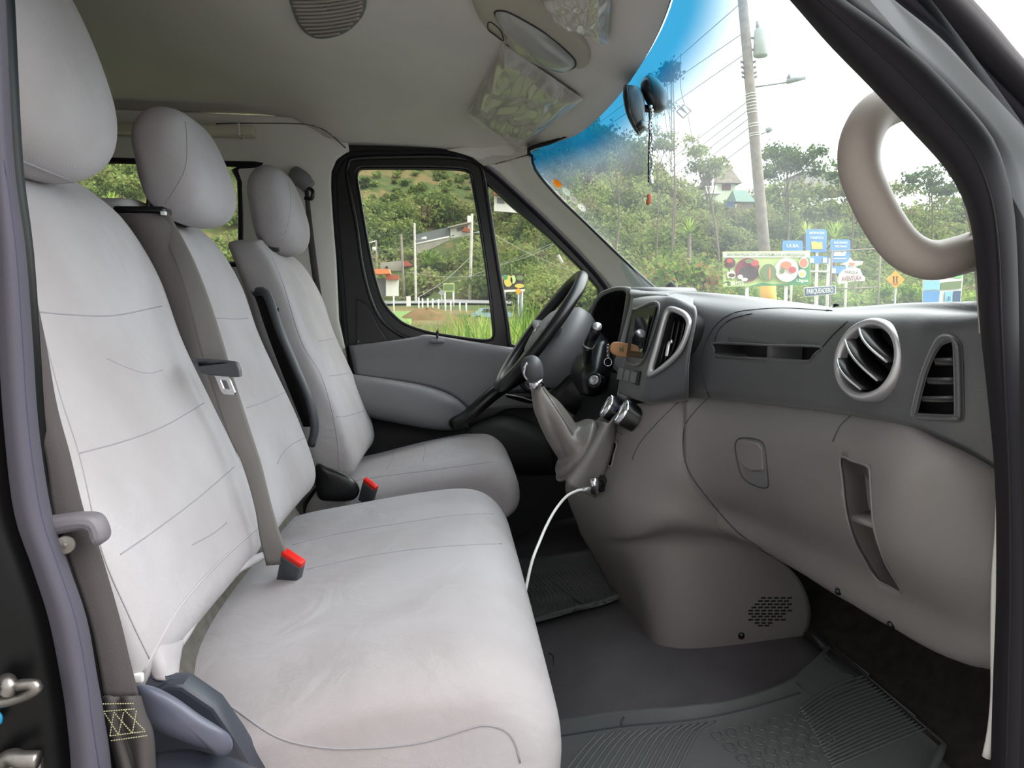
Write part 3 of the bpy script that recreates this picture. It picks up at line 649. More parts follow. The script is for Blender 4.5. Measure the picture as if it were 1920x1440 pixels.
# glove box details
for pts in ([(1326, 748), (1300, 775), (1284, 800), (1281, 840), (1290, 880), (1320, 925), (1380, 995), (1430, 1030)], [(1595, 780), (1575, 800), (1562, 828)],):
    seam(pts, [lower, console], M['matdk'], dash, r=.0014, name='panel_gap')
seam([(1278, 748), (1235, 790), (1200, 830), (1185, 862)], [console], M['matdk'], dash, r=.001, name='panel_gap')
seam([(1125, 786), (1150, 805), (1168, 815)], [console], M['matdk'], dash, r=.001, name='panel_gap')
LH = [(1385, 823), (1400, 821), (1425, 826), (1434, 838), (1437, 860), (1441, 905), (1438, 914), (1425, 914), (1400, 902), (1388, 885), (1380, 850), (1379, 832)]
lt = thing('glove_box_latch', None, None, hit(1410, 865, lower)); lt.parent = dash; lt.location = WL[lt.name]-wloc(dash)
frame('latch_recess', LH, M['matdk'], lt, [lower], r=.0013, lift=.0003)
quadpanel('latch_paddle', [(1387, 826), (1402, 825), (1424, 830), (1431, 842), (1434, 880), (1415, 882), (1400, 875), (1388, 860), (1383, 838)], M['grey'], lt, [lower], lift=.002, thick=.006, bev=.0025)
quadpanel('latch_pocket', [(1392, 872), (1405, 882), (1434, 886), (1437, 910), (1424, 911), (1402, 899)], M['doorgrey'], lt, [lower], lift=-.0015, thick=.006, bev=.002)
# open cubby beside the glove box
CI = [(1576, 858), (1600, 865), (1626, 874), (1631, 885), (1634, 940), (1640, 995), (1660, 1055), (1690, 1108), (1665, 1098), (1642, 1084), (1615, 1040), (1600, 1010), (1586, 960), (1579, 900)]
cb = pocket('side_cubby', face(CI, lower, lift=0), lower, .05, (.88, .47, .0), M['grey'], dash, n=90)
frame('cubby_rim', CI, M['grey'], cb, [lower], r=.0016, lift=0, n=120)
a = [hit(1597, 976, lower), hit(1643, 992, lower)]
grid('cubby_shelf', [[p+Vector((.0, .0, .003)) for p in a], [p+Vector((.045, .028, .003)) for p in a]], M['grey'], cb, solid=.007)
# speaker grille holes
gr = thing('speaker_grille', None, None, hit(1440, 1145, console)); gr.parent = dash; gr.location = WL[gr.name]-wloc(dash)
rowsg = [(1121, 1427, 1478, 0), (1127, 1421, 1482, 1), (1133, 1415, 1478, 0), (1139, 1409, 1480, 1), (1145, 1403, 1478, 0), (1151, 1403, 1476, 0), (1156, 1409, 1470, 1), (1162, 1403, 1466, 0), (1168, 1415, 1450, 0), (1173, 1421, 1444, 1)]
sl_ = []
for y, x0, x1, od in rowsg:
    x = x0
    while x < x1:
        a = hit(x, y, console, lift=.0006); b = hit(x+8, y-.3, console, lift=.0006)
        sl_.append(tube('s', [a, b], .0017, M['void'], None, seg=6, smooth_path=False)); x += 12.2
join('grille_slots', sl_, M['void'], gr)
a = hit(1390, 1191, console); tube('fixing_clip', [a, a+Vector((-.002, -.004, 0))], .0065, M['black'], dash, smooth_path=False, seg=14)
for px, py in ((1571, 1108), (1670, 1170)):
    a = hit(px, py, lower); tube('fixing_clip', [a, a+Vector((-.002, -.005, 0))], .005, M['black'], dash, smooth_path=False, seg=12)
# climate knobs
cl = quadpanel('climate_panel', [(1160, 745), (1186, 758), (1164, 792), (1138, 776)], M['black'], dash, [console], lift=.004, thick=.008, bev=.002)
quadpanel('climate_display', [(1160, 752), (1170, 757), (1158, 774), (1150, 768)], mat('display', (60, 66, 92), .2), cl, [console], lift=.010, thick=.002, bev=0)
for (cx, cy, r_) in ((1141, 763, .026), (1170, 774, .027)):
    base = P(cx, cy, 1.56 if cx < 1150 else 1.48)
    kn = Vector((-.86, .10, .48)).normalized()
    kt = thing('climate_knob', None, None, base); kt.parent = dash; kt.location = base-wloc(dash)
    rg = lambda r, h: disc(base+kn*h, kn, r, AZ, n=36)
    grid('knob_body', [rg(r_, -.03), rg(r_, .004), rg(r_*.9, .008)], M['black'], kt, cu=True)
    grid('knob_ring', [rg(r_*1.02, .0), rg(r_*1.0, .008), rg(r_*.86, .009), rg(r_*.84, .004)], M['chrome'], kt, cu=True)
    grid('knob_face', [rg(r_*.85, .004), rg(r_*.4, .006), rg(.0005, .007)], M['silver'], kt, cu=True)
# cup pocket
PK = [(1131, 812), (1144, 822), (1157, 832), (1152, 853), (1146, 875), (1133, 864), (1120, 852), (1126, 832)]
pk = pocket('console_pocket', face(PK, console, lift=0), console, .06, (.85, .45, -.1), M['doordark'], dash)
frame('pocket_rim', PK, M['grey'], pk, [console], r=.0022, lift=.001)
# instrument cluster hood
clu = [(1113, 592), (1119, 572), (1128, 557), (1140, 549), (1160, 543), (1176, 546), (1176, 560), (1170, 600), (1160, 645), (1140, 690), (1116, 690), (1110, 640)]
hood = thing('instrument_hood', None, None, P(1150, 600, 1.95)); hood.parent = dash; hood.location = WL[hood.name]-wloc(dash)
o1 = [(1110, 592), (1116, 570), (1126, 553), (1140, 545), (1158, 540), (1180, 540), (1187, 546), (1186, 560), (1178, 600), (1166, 650), (1148, 695), (1112, 695), (1106, 640)]
def dY(x): return 2.10-(x-1110)/75*.28
A_ = [P(a, b, dY(a)) for a, b in o1]; B_ = [P(a, b, dY(a)) for a, b in clu]
ringband('hood_lip', A_, B_, M['dash'], hood, n=80, bulge=Vector((-.006, 0, .002)))
back = [p+Vector((.16, 0, .0)) for p in A_]
grid('hood_shell', [cr(A_, 80, True), cr(back, 80, True)], M['dash'], hood, cu=True, solid=.003)
bb = [p+Vector((.09, 0, 0)) for p in B_]
grid('gauge_well', [cr(B_, 80, True), cr(bb, 80, True)], M['void'], hood, cu=True)
panel('gauge_face', [[p+Vector((.088, 0, 0)) for p in B_]], .002, M['void'], hood)
surf('hood_cover', [PR([(1176, 541, 1.84), (1196, 543, 1.76), (1215, 550, 1.70)]), PR([(1184, 560, 1.80), (1197, 580, 1.72), (1205, 590, 1.68)]), PR([(1170, 620, 1.80), (1180, 640, 1.72), (1185, 650, 1.68)]), PR([(1150, 690, 1.80), (1160, 700, 1.72), (1165, 710, 1.68)])], M['dash'], dash, nu=16, nv=5)
surf('dash_top_left', [[P(1180, 541, 1.86), P(1140, 546, 2.1), P(1120, 560, 2.25), W(.42, 2.36, 0)], [W(.55, 1.7, .025), W(.55, 1.9, .035), W(.55, 2.1, .03), W(.52, 2.36, .0)], [W(.72, 1.68, .0), W(.70, 1.9, .0), W(.66, 2.1, .0), W(.62, 2.36, .0)]], M['dash'], dash, nu=30, nv=5)
surf('stack_top', [[P(1190, 560, 1.66), P(1225, 556, 1.56), P(1262, 560, 1.46)], [P(1196, 545, 1.74), P(1228, 549, 1.66), P(1270, 552, 1.54)], [W(.70, 1.74, -.0), W(.70, 1.64, -.0), W(.70, 1.54, -.0)]], M['dash'], dash, nu=20, nv=5)
# driver side lower dash
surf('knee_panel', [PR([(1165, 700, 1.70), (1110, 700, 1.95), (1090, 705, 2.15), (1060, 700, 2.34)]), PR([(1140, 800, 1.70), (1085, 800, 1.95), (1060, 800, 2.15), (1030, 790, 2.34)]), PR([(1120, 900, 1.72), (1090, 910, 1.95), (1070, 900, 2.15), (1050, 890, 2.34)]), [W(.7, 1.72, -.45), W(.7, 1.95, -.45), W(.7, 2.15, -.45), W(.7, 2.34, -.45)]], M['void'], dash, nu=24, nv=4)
surf('knee_trim', [PR([(1025, 708, 2.2), (1050, 700, 2.1), (1068, 715, 2.05)]), PR([(1040, 740, 2.18), (1062, 760, 2.08), (1085, 775, 2.02)]), PR([(1050, 790, 2.18), (1070, 810, 2.08), (1087, 850, 2.02)])], M['doorgrey'], dash, nu=16, nv=4)
# ================================================================ SEAT DETAILS
# passenger (near) back
B1 = [bk1]; B2 = [bk2]; B3 = [bk3]
for pts in ([(75, 585), (130, 590), (210, 592), (290, 577), (318, 570)], [(148, 850), (230, 828), (310, 798), (395, 748)], [(225, 1040), (290, 995), (370, 935), (450, 866)], [(360, 1022), (400, 1000), (425, 980)]):
    sm(pts, B1, bk1)
sm([(38, 350), (44, 480), (75, 600), (112, 740), (150, 860), (190, 1030), (240, 1150), (280, 1235)], B1, bk1)
sm([(200, 672), (235, 688), (275, 700), (305, 694)], B1, bk1, r=.0006)
for pts in ([(400, 596), (450, 598), (497, 592)], [(462, 765), (500, 752), (552, 726)], [(520, 870), (530, 850), (550, 832), (590, 812)]):
    sm(pts, B2, bk2)
sm([(292, 410), (330, 480), (352, 560), (375, 640)], B2, bk2)
for pts in ([(597, 640), (620, 636), (640, 632)], [(618, 705), (640, 702), (665, 696)], [(630, 782), (650, 780), (683, 770)]):
    sm(pts, B3, bk3)
sm([(505, 472), (530, 530), (565, 640), (600, 700), (622, 770), (634, 840), (636, 890)], B3, bk3)
# cushion seams
for pts in ([(548, 1022), (640, 1000), (760, 980), (860, 966), (925, 964)], [(575, 1068), (680, 1045), (780, 1030), (880, 1022), (940, 1020)]):
    sm(pts, [cu], cu)
sm([(384, 1294), (440, 1330), (520, 1382), (610, 1402), (700, 1402), (790, 1392), (860, 1372), (905, 1360), (945, 1368), (965, 1392), (975, 1430)], [cu], cu, r=.0013)
for pts in ([(735, 836), (738, 858), (725, 880)], [(795, 824), (797, 845), (793, 866)], [(672, 858), (660, 885)]):
    sm(pts, [cu3], cu3)
sm([(645, 905), (720, 893), (800, 883), (880, 872), (930, 866), (955, 872), (967, 895), (968, 925)], [cu3], cu3)
seam([(268, 1262), (292, 1215), (330, 1148), (372, 1095), (420, 1045), (470, 1000), (488, 985)], B1, M['fabric'], bk1, r=.0020, name='hem_fold')
# headrest side seams
sm([(345, 212), (350, 260), (346, 320), (310, 382)], [hr2], hr2)
sm([(537, 328), (545, 370), (540, 420), (524, 465)], [hr3], hr3)
sm([(28, 296), (80, 318), (130, 338), (150, 350)], [hr1], hr1, r=.0016)
# headrest necks and backing slots
for hp, yc, dx, zz in ((bench, .965, .01, .19), (bench, 1.465, .008, .185), (drv, 2.085, .072, .175)):
    for s in (-1, 1):
        tube('headrest_post', [W(-.555+dx, yc+s*.055, zz-.03), W(-.545+dx, yc+s*.055, zz+.05)], .006, M['steel'], hp, smooth_path=False)
    box('post_guide', W(-.545+dx, yc, zz-.004), (.05, .19, .016), M['doordark'], hp, bev=.006)
# dark felt liner behind the cushion
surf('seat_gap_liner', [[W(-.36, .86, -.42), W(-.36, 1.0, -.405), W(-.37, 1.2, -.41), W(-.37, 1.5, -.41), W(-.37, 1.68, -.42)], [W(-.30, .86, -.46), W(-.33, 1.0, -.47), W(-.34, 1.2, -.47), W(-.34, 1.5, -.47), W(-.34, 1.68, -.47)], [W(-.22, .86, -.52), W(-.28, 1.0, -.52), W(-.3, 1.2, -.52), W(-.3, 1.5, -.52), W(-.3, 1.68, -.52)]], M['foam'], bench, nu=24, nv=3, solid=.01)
# loose hem of the seat cover under the near back
q1 = cr([P(492, 1042, 1.20), P(450, 1066, 1.12), P(410, 1106, 1.03), P(372, 1152, .95), P(335, 1205, .87), P(322, 1235, .85)], 50)
tube('cover_hem', q1, lambda t: .006+.0012*math.sin(t*16), M['fabric'], bench, smooth_path=False, seg=12)
surf('cover_flap', [[P(262, 1200, .79), P(278, 1240, .78), P(290, 1272, .77)], [P(290, 1195, .80), P(300, 1240, .775), P(310, 1276, .77)], [P(325, 1195, .845), P(322, 1235, .81), P(328, 1268, .79)], [P(340, 1205, .87), P(334, 1235, .84), P(330, 1262, .82)]], M['fabric'], bench, nu=16, nv=5, solid=.006)
tube('loose_thread', [P(318, 1272, .80), P(332, 1278, .79), P(345, 1284, .79)], .0005, M['white'], bench, seg=5)
box('white_clip', P(256, 1271, .755), (.014, .006, .010), M['white'], bench, bev=.002)
tube('white_tab', [P(258, 1300, .755), P(264, 1312, .755), P(266, 1330, .755)], .003, M['white'], bench)
# seat bases
prof = [(-.43, -.50), (-.40, -.60), (.02, -.62), (.045, -.60), (.05, -.70), (.03, -.775), (-.42, -.775)]
def base(par, y0, y1, dx=0, top=0):
    A = [W(x+dx, y0, z+(top if z > -.7 else 0)) for x, z in prof]; B_ = [W(x+dx, y1, z+(top if z > -.7 else 0)) for x, z in prof]
    return grid('seat_base', [A, B_], M['doordark'], par, cu=True, cap=True, sharp=.5)
base(bench, .83, 1.66); base(drv, 1.87, 2.29, .05, .03)
# backrest shell edge of the driver's seat
tube('side_shell', [P(478, 548, 1.80), P(500, 552, 1.78), P(525, 620, 1.76), P(555, 690, 1.76), P(580, 750, 1.76), P(590, 800, 1.76), P(583, 835, 1.77)], .010, M['buckle'], drv, seg=12)
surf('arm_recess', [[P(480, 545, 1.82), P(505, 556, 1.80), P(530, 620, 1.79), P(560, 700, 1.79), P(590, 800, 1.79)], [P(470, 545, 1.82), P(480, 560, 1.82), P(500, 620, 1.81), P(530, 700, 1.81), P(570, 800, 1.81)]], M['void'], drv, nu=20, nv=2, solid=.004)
box('armrest_screw', P(521, 581, 1.775), (.004, .004, .008), M['void'], drv); 
RC_ = True
# near-side recliner lever of the bench
surf('side_valance', [[P(255, 1270, .775), P(330, 1268, .775), P(400, 1320, .775), P(450, 1400, .775), P(490, 1470, .775)], [P(250, 1330, .77), P(310, 1330, .77), P(370, 1370, .77), P(420, 1430, .77), P(450, 1490, .77)], [P(250, 1520, .78), P(300, 1520, .78), P(360, 1520, .78), P(400, 1520, .78), P(440, 1520, .78)]], M['leverd'], bench, nu=30, nv=4, solid=.012)
panel('upper_cover', [[P(x_, y_, .772) for x_, y_ in [(300, 1282), (322, 1270), (352, 1271), (412, 1312), (452, 1370), (500, 1450), (440, 1450), (415, 1390), (375, 1345), (335, 1312)]]], .03, M['leverd'], bench, bev=.006)
LEV_ = True
surf('floor_valance', [[P(290, 1418, .73), P(350, 1408, .73), P(420, 1424, .73), P(480, 1450, .73)], [P(290, 1436, .72), P(350, 1430, .72), P(420, 1442, .72), P(480, 1470, .70)], [P(290, 1480, .69), P(350, 1480, .69), P(420, 1480, .69), P(480, 1490, .7)]], M['leverd'], bench, nu=20, nv=3, solid=.01)
def blob(name, lst, Yc, thick, m, par, n=60, rings=7, k=2.4, dirv=None):
    """rounded body with outline lst at depth Yc"""
    q = cr([P(a, b, Yc) for a, b in lst], n, True); c = sum(q, Vector())/n; dirv = dirv or ray(lst[0][0], lst[0][1]).normalized(); rows = []
    for i in range(rings*2+1):
        t = -1+i/rings; t = math.sin(t*math.pi/2); s = max(.02, (1-abs(t)**k)**(1/k)); rows.append([c+(p-c)*s+dirv*(thick/2*t) for p in q])
    return grid(name, rows, m, par, cu=True, cap=True)
blob('dark_gap_filler', [(592, 872), (615, 876), (650, 890), (668, 904), (674, 922), (660, 938), (620, 940), (595, 930)], 1.80, .05, M['black'], drv, k=4)  # black body added for the dark gap beside the driver cushion
blob('recliner_lever', [(256, 1286), (290, 1288), (330, 1308), (375, 1340), (410, 1362), (430, 1378), (436, 1398), (426, 1415), (408, 1418), (398, 1408), (360, 1396), (310, 1378), (275, 1360), (260, 1335)], .715, .045, M['lever'], bench, k=3)
# ================================================================ BELTS
def ribbon(name, Lp, Rp, YL, YR, m, par=None, n=60, th=.0022):
    return surf(name, [[P(a, b, y) for (a, b), y in zip(Lp, YL)], [P((a+c)/2, (b+d)/2, (y+z)/2-.002) for (a, b), (c, d), y, z in zip(Lp, Rp, YL, YR)], [P(a, b, y) for (a, b), y in zip(Rp, YR)]], m, par, nu=n, nv=4, solid=th)
mb = thing('middle_seat_belt', 'beige seat belt hanging loose between the two bench seat backs', 'seat belt', W(-.27, 1.2, -.40))
Lp = [(286, 398), (325, 480), (352, 560), (372, 640), (385, 690), (404, 745), (430, 820), (455, 870), (478, 950), (488, 1010), (500, 1060)]
Rp = [(316, 398), (360, 480), (392, 560), (418, 640), (432, 690), (450, 745), (474, 820), (490, 870), (510, 950), (528, 1010), (546, 1056)]
Yb = [1.27, 1.23, 1.20, 1.185, 1.18, 1.175, 1.17, 1.165, 1.16, 1.16, 1.17]
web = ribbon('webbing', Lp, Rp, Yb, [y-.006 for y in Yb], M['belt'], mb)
surf('belt_shoulder_pad', [pl([(215, 400), (240, 440), (272, 520), (302, 600), (335, 700), (372, 800), (418, 900), (452, 980), (478, 1040)], 1.25), pl([(258, 400), (290, 440), (322, 520), (345, 600), (368, 700), (400, 800), (436, 900), (464, 980), (484, 1040)], 1.236), pl([(300, 404), (330, 440), (352, 520), (376, 600), (398, 700), (428, 800), (455, 900), (476, 980), (490, 1040)], 1.25)], M['beltdark'], mb, nu=24, nv=4, solid=.006)
box('belt_outlet', P(268, 396, 1.27), (.080, .035, .012), M['black'], mb, bev=.004)
box('outlet_clip', P(307, 400, 1.245), (.008, .008, .006), M['white'], mb, bev=.001)
def tongue(par, c, u, v, nrm, k=1.0, m=None, metal=True):
    """belt tongue: u along the bar, v downward, nrm to the viewer"""
    m = m or M['buckle']
    oo = [(-.040, .008), (-.034, .015), (.034, .015), (.041, .008), (.039, -.006), (.030, -.014), (-.030, -.014), (-.038, -.006)]
    ho = [(-.030, .009), (.030, .009), (.030, .004), (-.030, .004)]
    pn = lambda L, h=0: [c+u*(a*k)+v*(-b*k)+nrm*h for a, b in L]
    t_ = panel('tongue_bar', [cr(pn(oo), 48, True), pn(ho)], .010*k, m, par, bev=.003*k, ax=u, ay=-v, origin=c)
    if metal:
        mo = [(-.017, -.008), (.017, -.008), (.013, -.018), (.013, -.043), (.010, -.048), (-.010, -.048), (-.013, -.043), (-.013, -.018)]
        mi = [(-.006, -.022), (.006, -.022), (.006, -.038), (-.006, -.038)]
        panel('tongue_plate', [pn(mo), pn(mi)], .0024, M['chrome'], par, ax=u, ay=-v, origin=c)
    return t_
c = P(410, 690, 1.145); u = (P(450, 687, 1.14)-P(372, 694, 1.16)).normalized(); n_ = (CAM-c).normalized(); n_ = (n_-u*n_.dot(u)).normalized(); v = n_.cross(u); v = v if v.z < 0 else -v
v = (v+u*.16).normalized()
tongue(mb, c, u, v, n_, .86)
pb = thing('passenger_seat_belt', 'grey-brown seat belt, coloured as in shade, running down beside the near door pillar', 'seat belt', W(-.32, .70, -.6))
Lp = [(-8, 380), (20, 480), (48, 640), (60, 760), (85, 850), (100, 960), (120, 1020), (165, 1150), (185, 1240), (196, 1310)]
Rp = [(35, 400), (50, 480), (84, 640), (106, 760), (130, 850), (158, 960), (183, 1018), (222, 1150), (244, 1240), (262, 1310)]
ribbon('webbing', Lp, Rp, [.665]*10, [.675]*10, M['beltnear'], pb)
Lp = [(190, 1305), (196, 1360), (208, 1400), (230, 1480)]; Rp = [(262, 1305), (272, 1340), (286, 1380), (292, 1480)]
surf('gathered_webbing', [[P(a, b, .668) for a, b in Lp], [P(a+18, b, .655) for a, b in Lp], [P(a+34, b+2, .668) for a, b in Lp], [P(c-22, d, .656) for c, d in Rp], [P(c, d, .672) for c, d in Rp]], M['beltnear'], pb, nu=20, nv=4, solid=.003)
yt = mat('yellow_thread', (170, 168, 130), .8)
st = []
def stitch(a, b):
    n = max(3, int(math.dist(a, b)/4.5))
    for k in range(n):
        t0 = k/n; t1 = t0+.62/n
        p = P(a[0]+(b[0]-a[0])*t0, a[1]+(b[1]-a[1])*t0, .651); q = P(a[0]+(b[0]-a[0])*t1, a[1]+(b[1]-a[1])*t1, .651)
        st.append(tube('s', [p, q], .0005, yt, None, seg=5, smooth_path=False))
for a, b in (((192, 1320), (252, 1319)), ((194, 1334), (254, 1329)), ((206, 1380), (274, 1371)), ((208, 1389), (277, 1379)), ((196, 1337), (222, 1378)), ((213, 1335), (248, 1375)), ((234, 1332), (272, 1370)), ((222, 1378), (232, 1334)), ((248, 1375), (256, 1331)), ((206, 1380), (213, 1337))):
    stitch(a, b)
join('stitching', st, yt, pb)
hb = [(88, 972), (110, 966), (150, 961), (180, 963), (194, 975), (203, 998), (200, 1013), (182, 1022), (172, 1006), (166, 992), (140, 994), (92, 1002)]
panel('tongue_handle', [cr(pl(hb, .652), 60, True)], .022, mat('tongue_grey', (104, 100, 106), .5, bump=.2), pb, bev=.007)
bt = P(122, 1022, .646); db_ = (CAM-bt).normalized()
grid('belt_button', [disc(bt+db_*h, db_, r, AZ, n=28) for r, h in ((.0078, -.004), (.0078, .002), (.0066, .0035), (.0022, .0035), (.0020, .0045), (.0003, .0048))], M['leather'], pb, cu=True)
# buckles
def buckle(lbl, c, dirv, tang, size=1.0):
    b = thing('belt_buckle', lbl, 'buckle', c)
    R = Matrix([dirv, dirv.cross(tang).normalized(), tang]).transposed().to_3x3()
    x = dirv.normalized(); y = tang.normalized(); z = x.cross(y).normalized()
    R = Matrix((x, y, z)).transposed()
    box('housing', c-x*.022*size, (.050*size, .030*size, .013*size), M['buckle'], b, rot=R, bev=.003)
    box('release_button', c+x*.006*size+z*.0*size, (.009*size, .031*size, .010*size), M['red'], b, rot=R, bev=.002)
    return b
c1 = P(549, 1052, 1.16); d1 = Vector((.25, -.50, .80)).normalized(); t1 = (P(573, 1062, 1.15)-P(528, 1044, 1.17)).normalized(); t1 = (t1-d1*t1.dot(d1)).normalized()
buckle('black buckle with red release button at the foot of the loose belt on the bench', c1, d1, t1, 1.25)
c2 = P(694, 911, 1.76); t2 = (P(708, 917, 1.75)-P(683, 902, 1.77)).normalized(); t2 = (t2-d1*t2.dot(d1)).normalized()
buckle('black buckle with red release button in the gap before the driver seat cushion', c2, d1, t2, 1.25)
surf('buckle_boot', [], M['void']) if False else None
# ================================================================ CONTROLS
sw_ = thing('steering_wheel', 'black leather steering wheel with grey hub seen almost edge-on', 'steering wheel', W(.245, 2.05, -.045))
wc = W(.238, 2.05, -.046); d_ = Vector((.236, 0, .317)).normalized(); ny = Vector((0, 1, 0)); wn_ = Vector((-d_.z, 0, d_.x))
Rw = .187
def wp(a, r=Rw, h=0): return wc+ny*(r*math.cos(a))+d_*(r*math.sin(a))+wn_*h
tube('rim', [wp(2*math.pi*k/60) for k in range(60)], .0165, M['rim'], sw_, seg=16, closed=True, smooth_path=False)
hubo = [wp(2*math.pi*k/40, .078) for k in range(40)]
def wring(r, h, sq=1.0): return [wc+ny*(r*1.05*math.cos(t))+d_*(r*.9*math.sin(t))+wn_*h for t in [2*math.pi*k/40 for k in range(40)]]
hb_ = grid('airbag_cover', [wring(.086, -.045), wring(.092, -.02), wring(.086, -.004), wring(.070, .004), wring(.04, .010), wring(.001, .012)], M['hub'], sw_, cu=True, solid=.003)
for a0 in (math.radians(8), math.radians(172), math.radians(-90)):
    tube('spoke', [wp(a0, .07, -.015), wp(a0, .12, -.012), wp(a0, Rw-.004, 0)], lambda t: .017-.004*t, M['hub'] if abs(a0) < 3.2 and a0 > -1 else M['rim'], sw_, seg=12, flat=1.6)
em = grid('emblem', [wring(.026, .0095), wring(.027, .0125), wring(.021, .0135), wring(.020, .011)], M['hub'], sw_, cu=True)
tube('emblem_bar', [wc+d_*.012+wn_*.0135+ny*.014, wc+wn_*.0135, wc-d_*.012+wn_*.0135-ny*.014], .0022, M['silver'], sw_)
tube('emblem_bar', [wc+d_*.012+wn_*.0135-ny*.014, wc+wn_*.0135, wc-d_*.012+wn_*.0135+ny*.014], .0022, M['silver'], sw_)
sw2 = [(1045, 622, 1.93), (1068, 600, 1.93), (1090, 575, 1.96)]
hc = thing('steering_shroud', 'grey and black steering column shroud with ignition lock and wiper stalk', 'steering column', W(.42, 2.0, -.12))
def cring(c, r1, r2, ax): 
    s = ny; u = ax.cross(s).normalized()
    return [c+s*(r1*math.cos(t))+u*(r2*math.sin(t)) for t in [2*math.pi*k/36 for k in range(36)]]
axs = -wn_
cc = wc-wn_*.03
grid('upper_shroud', [cring(cc+axs*h, a, b, axs) for h, a, b in ((.0, .10, .105), (.02, .115, .120), (.05, .115, .122), (.075, .10, .115), (.10, .085, .10), (.2, .08, .09))], M['hub'], hc, cu=True, cap=True)
c0 = wc-wn_*.11-d_*.03
grid('lower_shroud', [cring(c0+axs*h-Vector((0, .02, .02)), a, b, axs) for h, a, b in ((.0, .055, .07), (.02, .075, .085), (.08, .08, .085), (.16, .075, .08), (.25, .07, .075))], M['black'], hc, cu=True, cap=True)
surf('column_cover', [PR([(1085, 668, 1.86), (1110, 652, 1.80), (1135, 640, 1.80), (1146, 665, 1.82), (1148, 690, 1.84)]), PR([(1072, 700, 1.86), (1095, 700, 1.76), (1120, 700, 1.74), (1138, 705, 1.76), (1146, 715, 1.80)]), PR([(1090, 738, 1.90), (1098, 740, 1.80), (1112, 742, 1.77), (1128, 735, 1.80), (1138, 725, 1.84)])], M['black'], hc, nu=20, nv=6, solid=.008)
ic = P(1117, 714, 1.735); iv = Vector((-.55, -.75, .25)).normalized()
grid('ignition_lock', [disc(ic+iv*h, iv, r, AZ, n=28) for r, h in ((.018, -.02), (.018, .006), (.012, .008), (.010, .004))], M['black'], hc, cu=True)
grid('lock_ring', [disc(ic+iv*h, iv, r, AZ, n=28) for r, h in ((.0115, .006), (.0115, .012), (.006, .012), (.005, .007), (.0003, .007))], M['silver'], hc, cu=True)
tube('wiper_stalk', [P(1100, 700, 1.80), P(1102, 672, 1.76), P(1102, 650, 1.74)], lambda t: .008+.004*t, M['black'], hc, seg=12)
tube('stalk_knob', [P(1104, 645, 1.735), P(1114, 626, 1.70), P(1119, 614, 1.68)], .0125, M['black'], hc, seg=18, smooth_path=False)
tube('stalk_cap', [P(1119, 614, 1.68), P(1120, 611, 1.675)], .0105, M['silver'], hc, seg=18, smooth_path=False)
tube('stalk_ring', [P(1104, 646, 1.735), P(1103, 648, 1.737)], .0140, M['silver'], hc, seg=18, smooth_path=False)
# keys tag
wt = thing('wooden_key_tag', 'small pale wooden tag with green mark hanging from the screen edge', 'key tag', P(1161, 655, 1.60))
tg = [(1180, 645), (1177, 670), (1160, 668), (1149, 665), (1144, 657), (1145, 647), (1152, 641), (1163, 642)]
panel('tag_block', [cr([P(a, b, 1.60) for a, b in [(1180, 645), (1179, 655), (1177, 669), (1168, 669), (1156, 667), (1146, 661), (1144, 652), (1148, 643), (1158, 641), (1170, 643)]], 40, True)], .012, M['wood'], wt, bev=.003)
gm_ = mat('green_ink', (70, 120, 60), .6)
for a, b in (((1162, 651), (1169, 660)), ((1169, 650), (1162, 660)), ((1161, 655), (1170, 655))):
    tube('green_mark', [P(*a, 1.591), P(*b, 1.591)], .0008, gm_, wt, seg=5, smooth_path=False)
for k, y in enumerate((649, 654, 659, 664, 669)):
    r_ = 2.6 if k else 3.4
    tube('chain_link', [P(1140+r_*.7*math.cos(t), y+r_*math.sin(t), 1.60+.004*math.sin(t+k)) for t in [2*math.pi*j/14 for j in range(14)]], .0008, M['chrome'], wt, seg=6, closed=True, smooth_path=False)
tube('key_ring', [P(1140+7*math.cos(t), 679+7.5*math.sin(t), 1.60) for t in [2*math.pi*j/28 for j in range(28)]], .0009, M['chrome'], wt, seg=6, closed=True, smooth_path=False)
# gear lever
gl = thing('gear_lever', 'gear lever with black knob and folded grey leatherette boot', 'gear lever', P(1090, 880, 1.58))
gy = 1.56
kn_ = [((1006, 718), 14), ((1003, 706), 18), ((999, 694), 20.5), ((995, 682), 20.5), ((992, 673), 16), ((990, 667), 7)]
rows = []
for (cx, cy), r_ in kn_:
    ax_ = (P(994, 669, gy)-P(1012, 722, gy)).normalized(); sx_ = ax_.cross(ny).normalized(); R_ = r_*gy/1400
    rows.append([P(cx, cy, gy)+sx_*(R_*math.cos(t))+ny*(R_*1.15*math.sin(t)) for t in [2*math.pi*k/30 for k in range(30)]])
kb = grid('knob', rows, M['knob'], gl, cu=True, cap=True, sub=1)
rows = []
for (cx, cy), r_ in [((1008, 727), 12.5), ((1006, 720), 14), ((1004, 713), 14)]:
    R_ = r_*gy/1400; rows.append([P(cx, cy, gy)+sx_*(R_*math.cos(t))+ny*(R_*1.15*math.sin(t)) for t in [2*math.pi*k/30 for k in range(30)]])
grid('knob_collar', rows, M['chrome'], gl, cu=True, cap=True)
tube('knob_trim', [P(983, 692, gy-.022), P(988, 680, gy-.024), P(983, 700, gy-.02), P(990, 712, gy-.016)], .003, M['chrome'], gl)
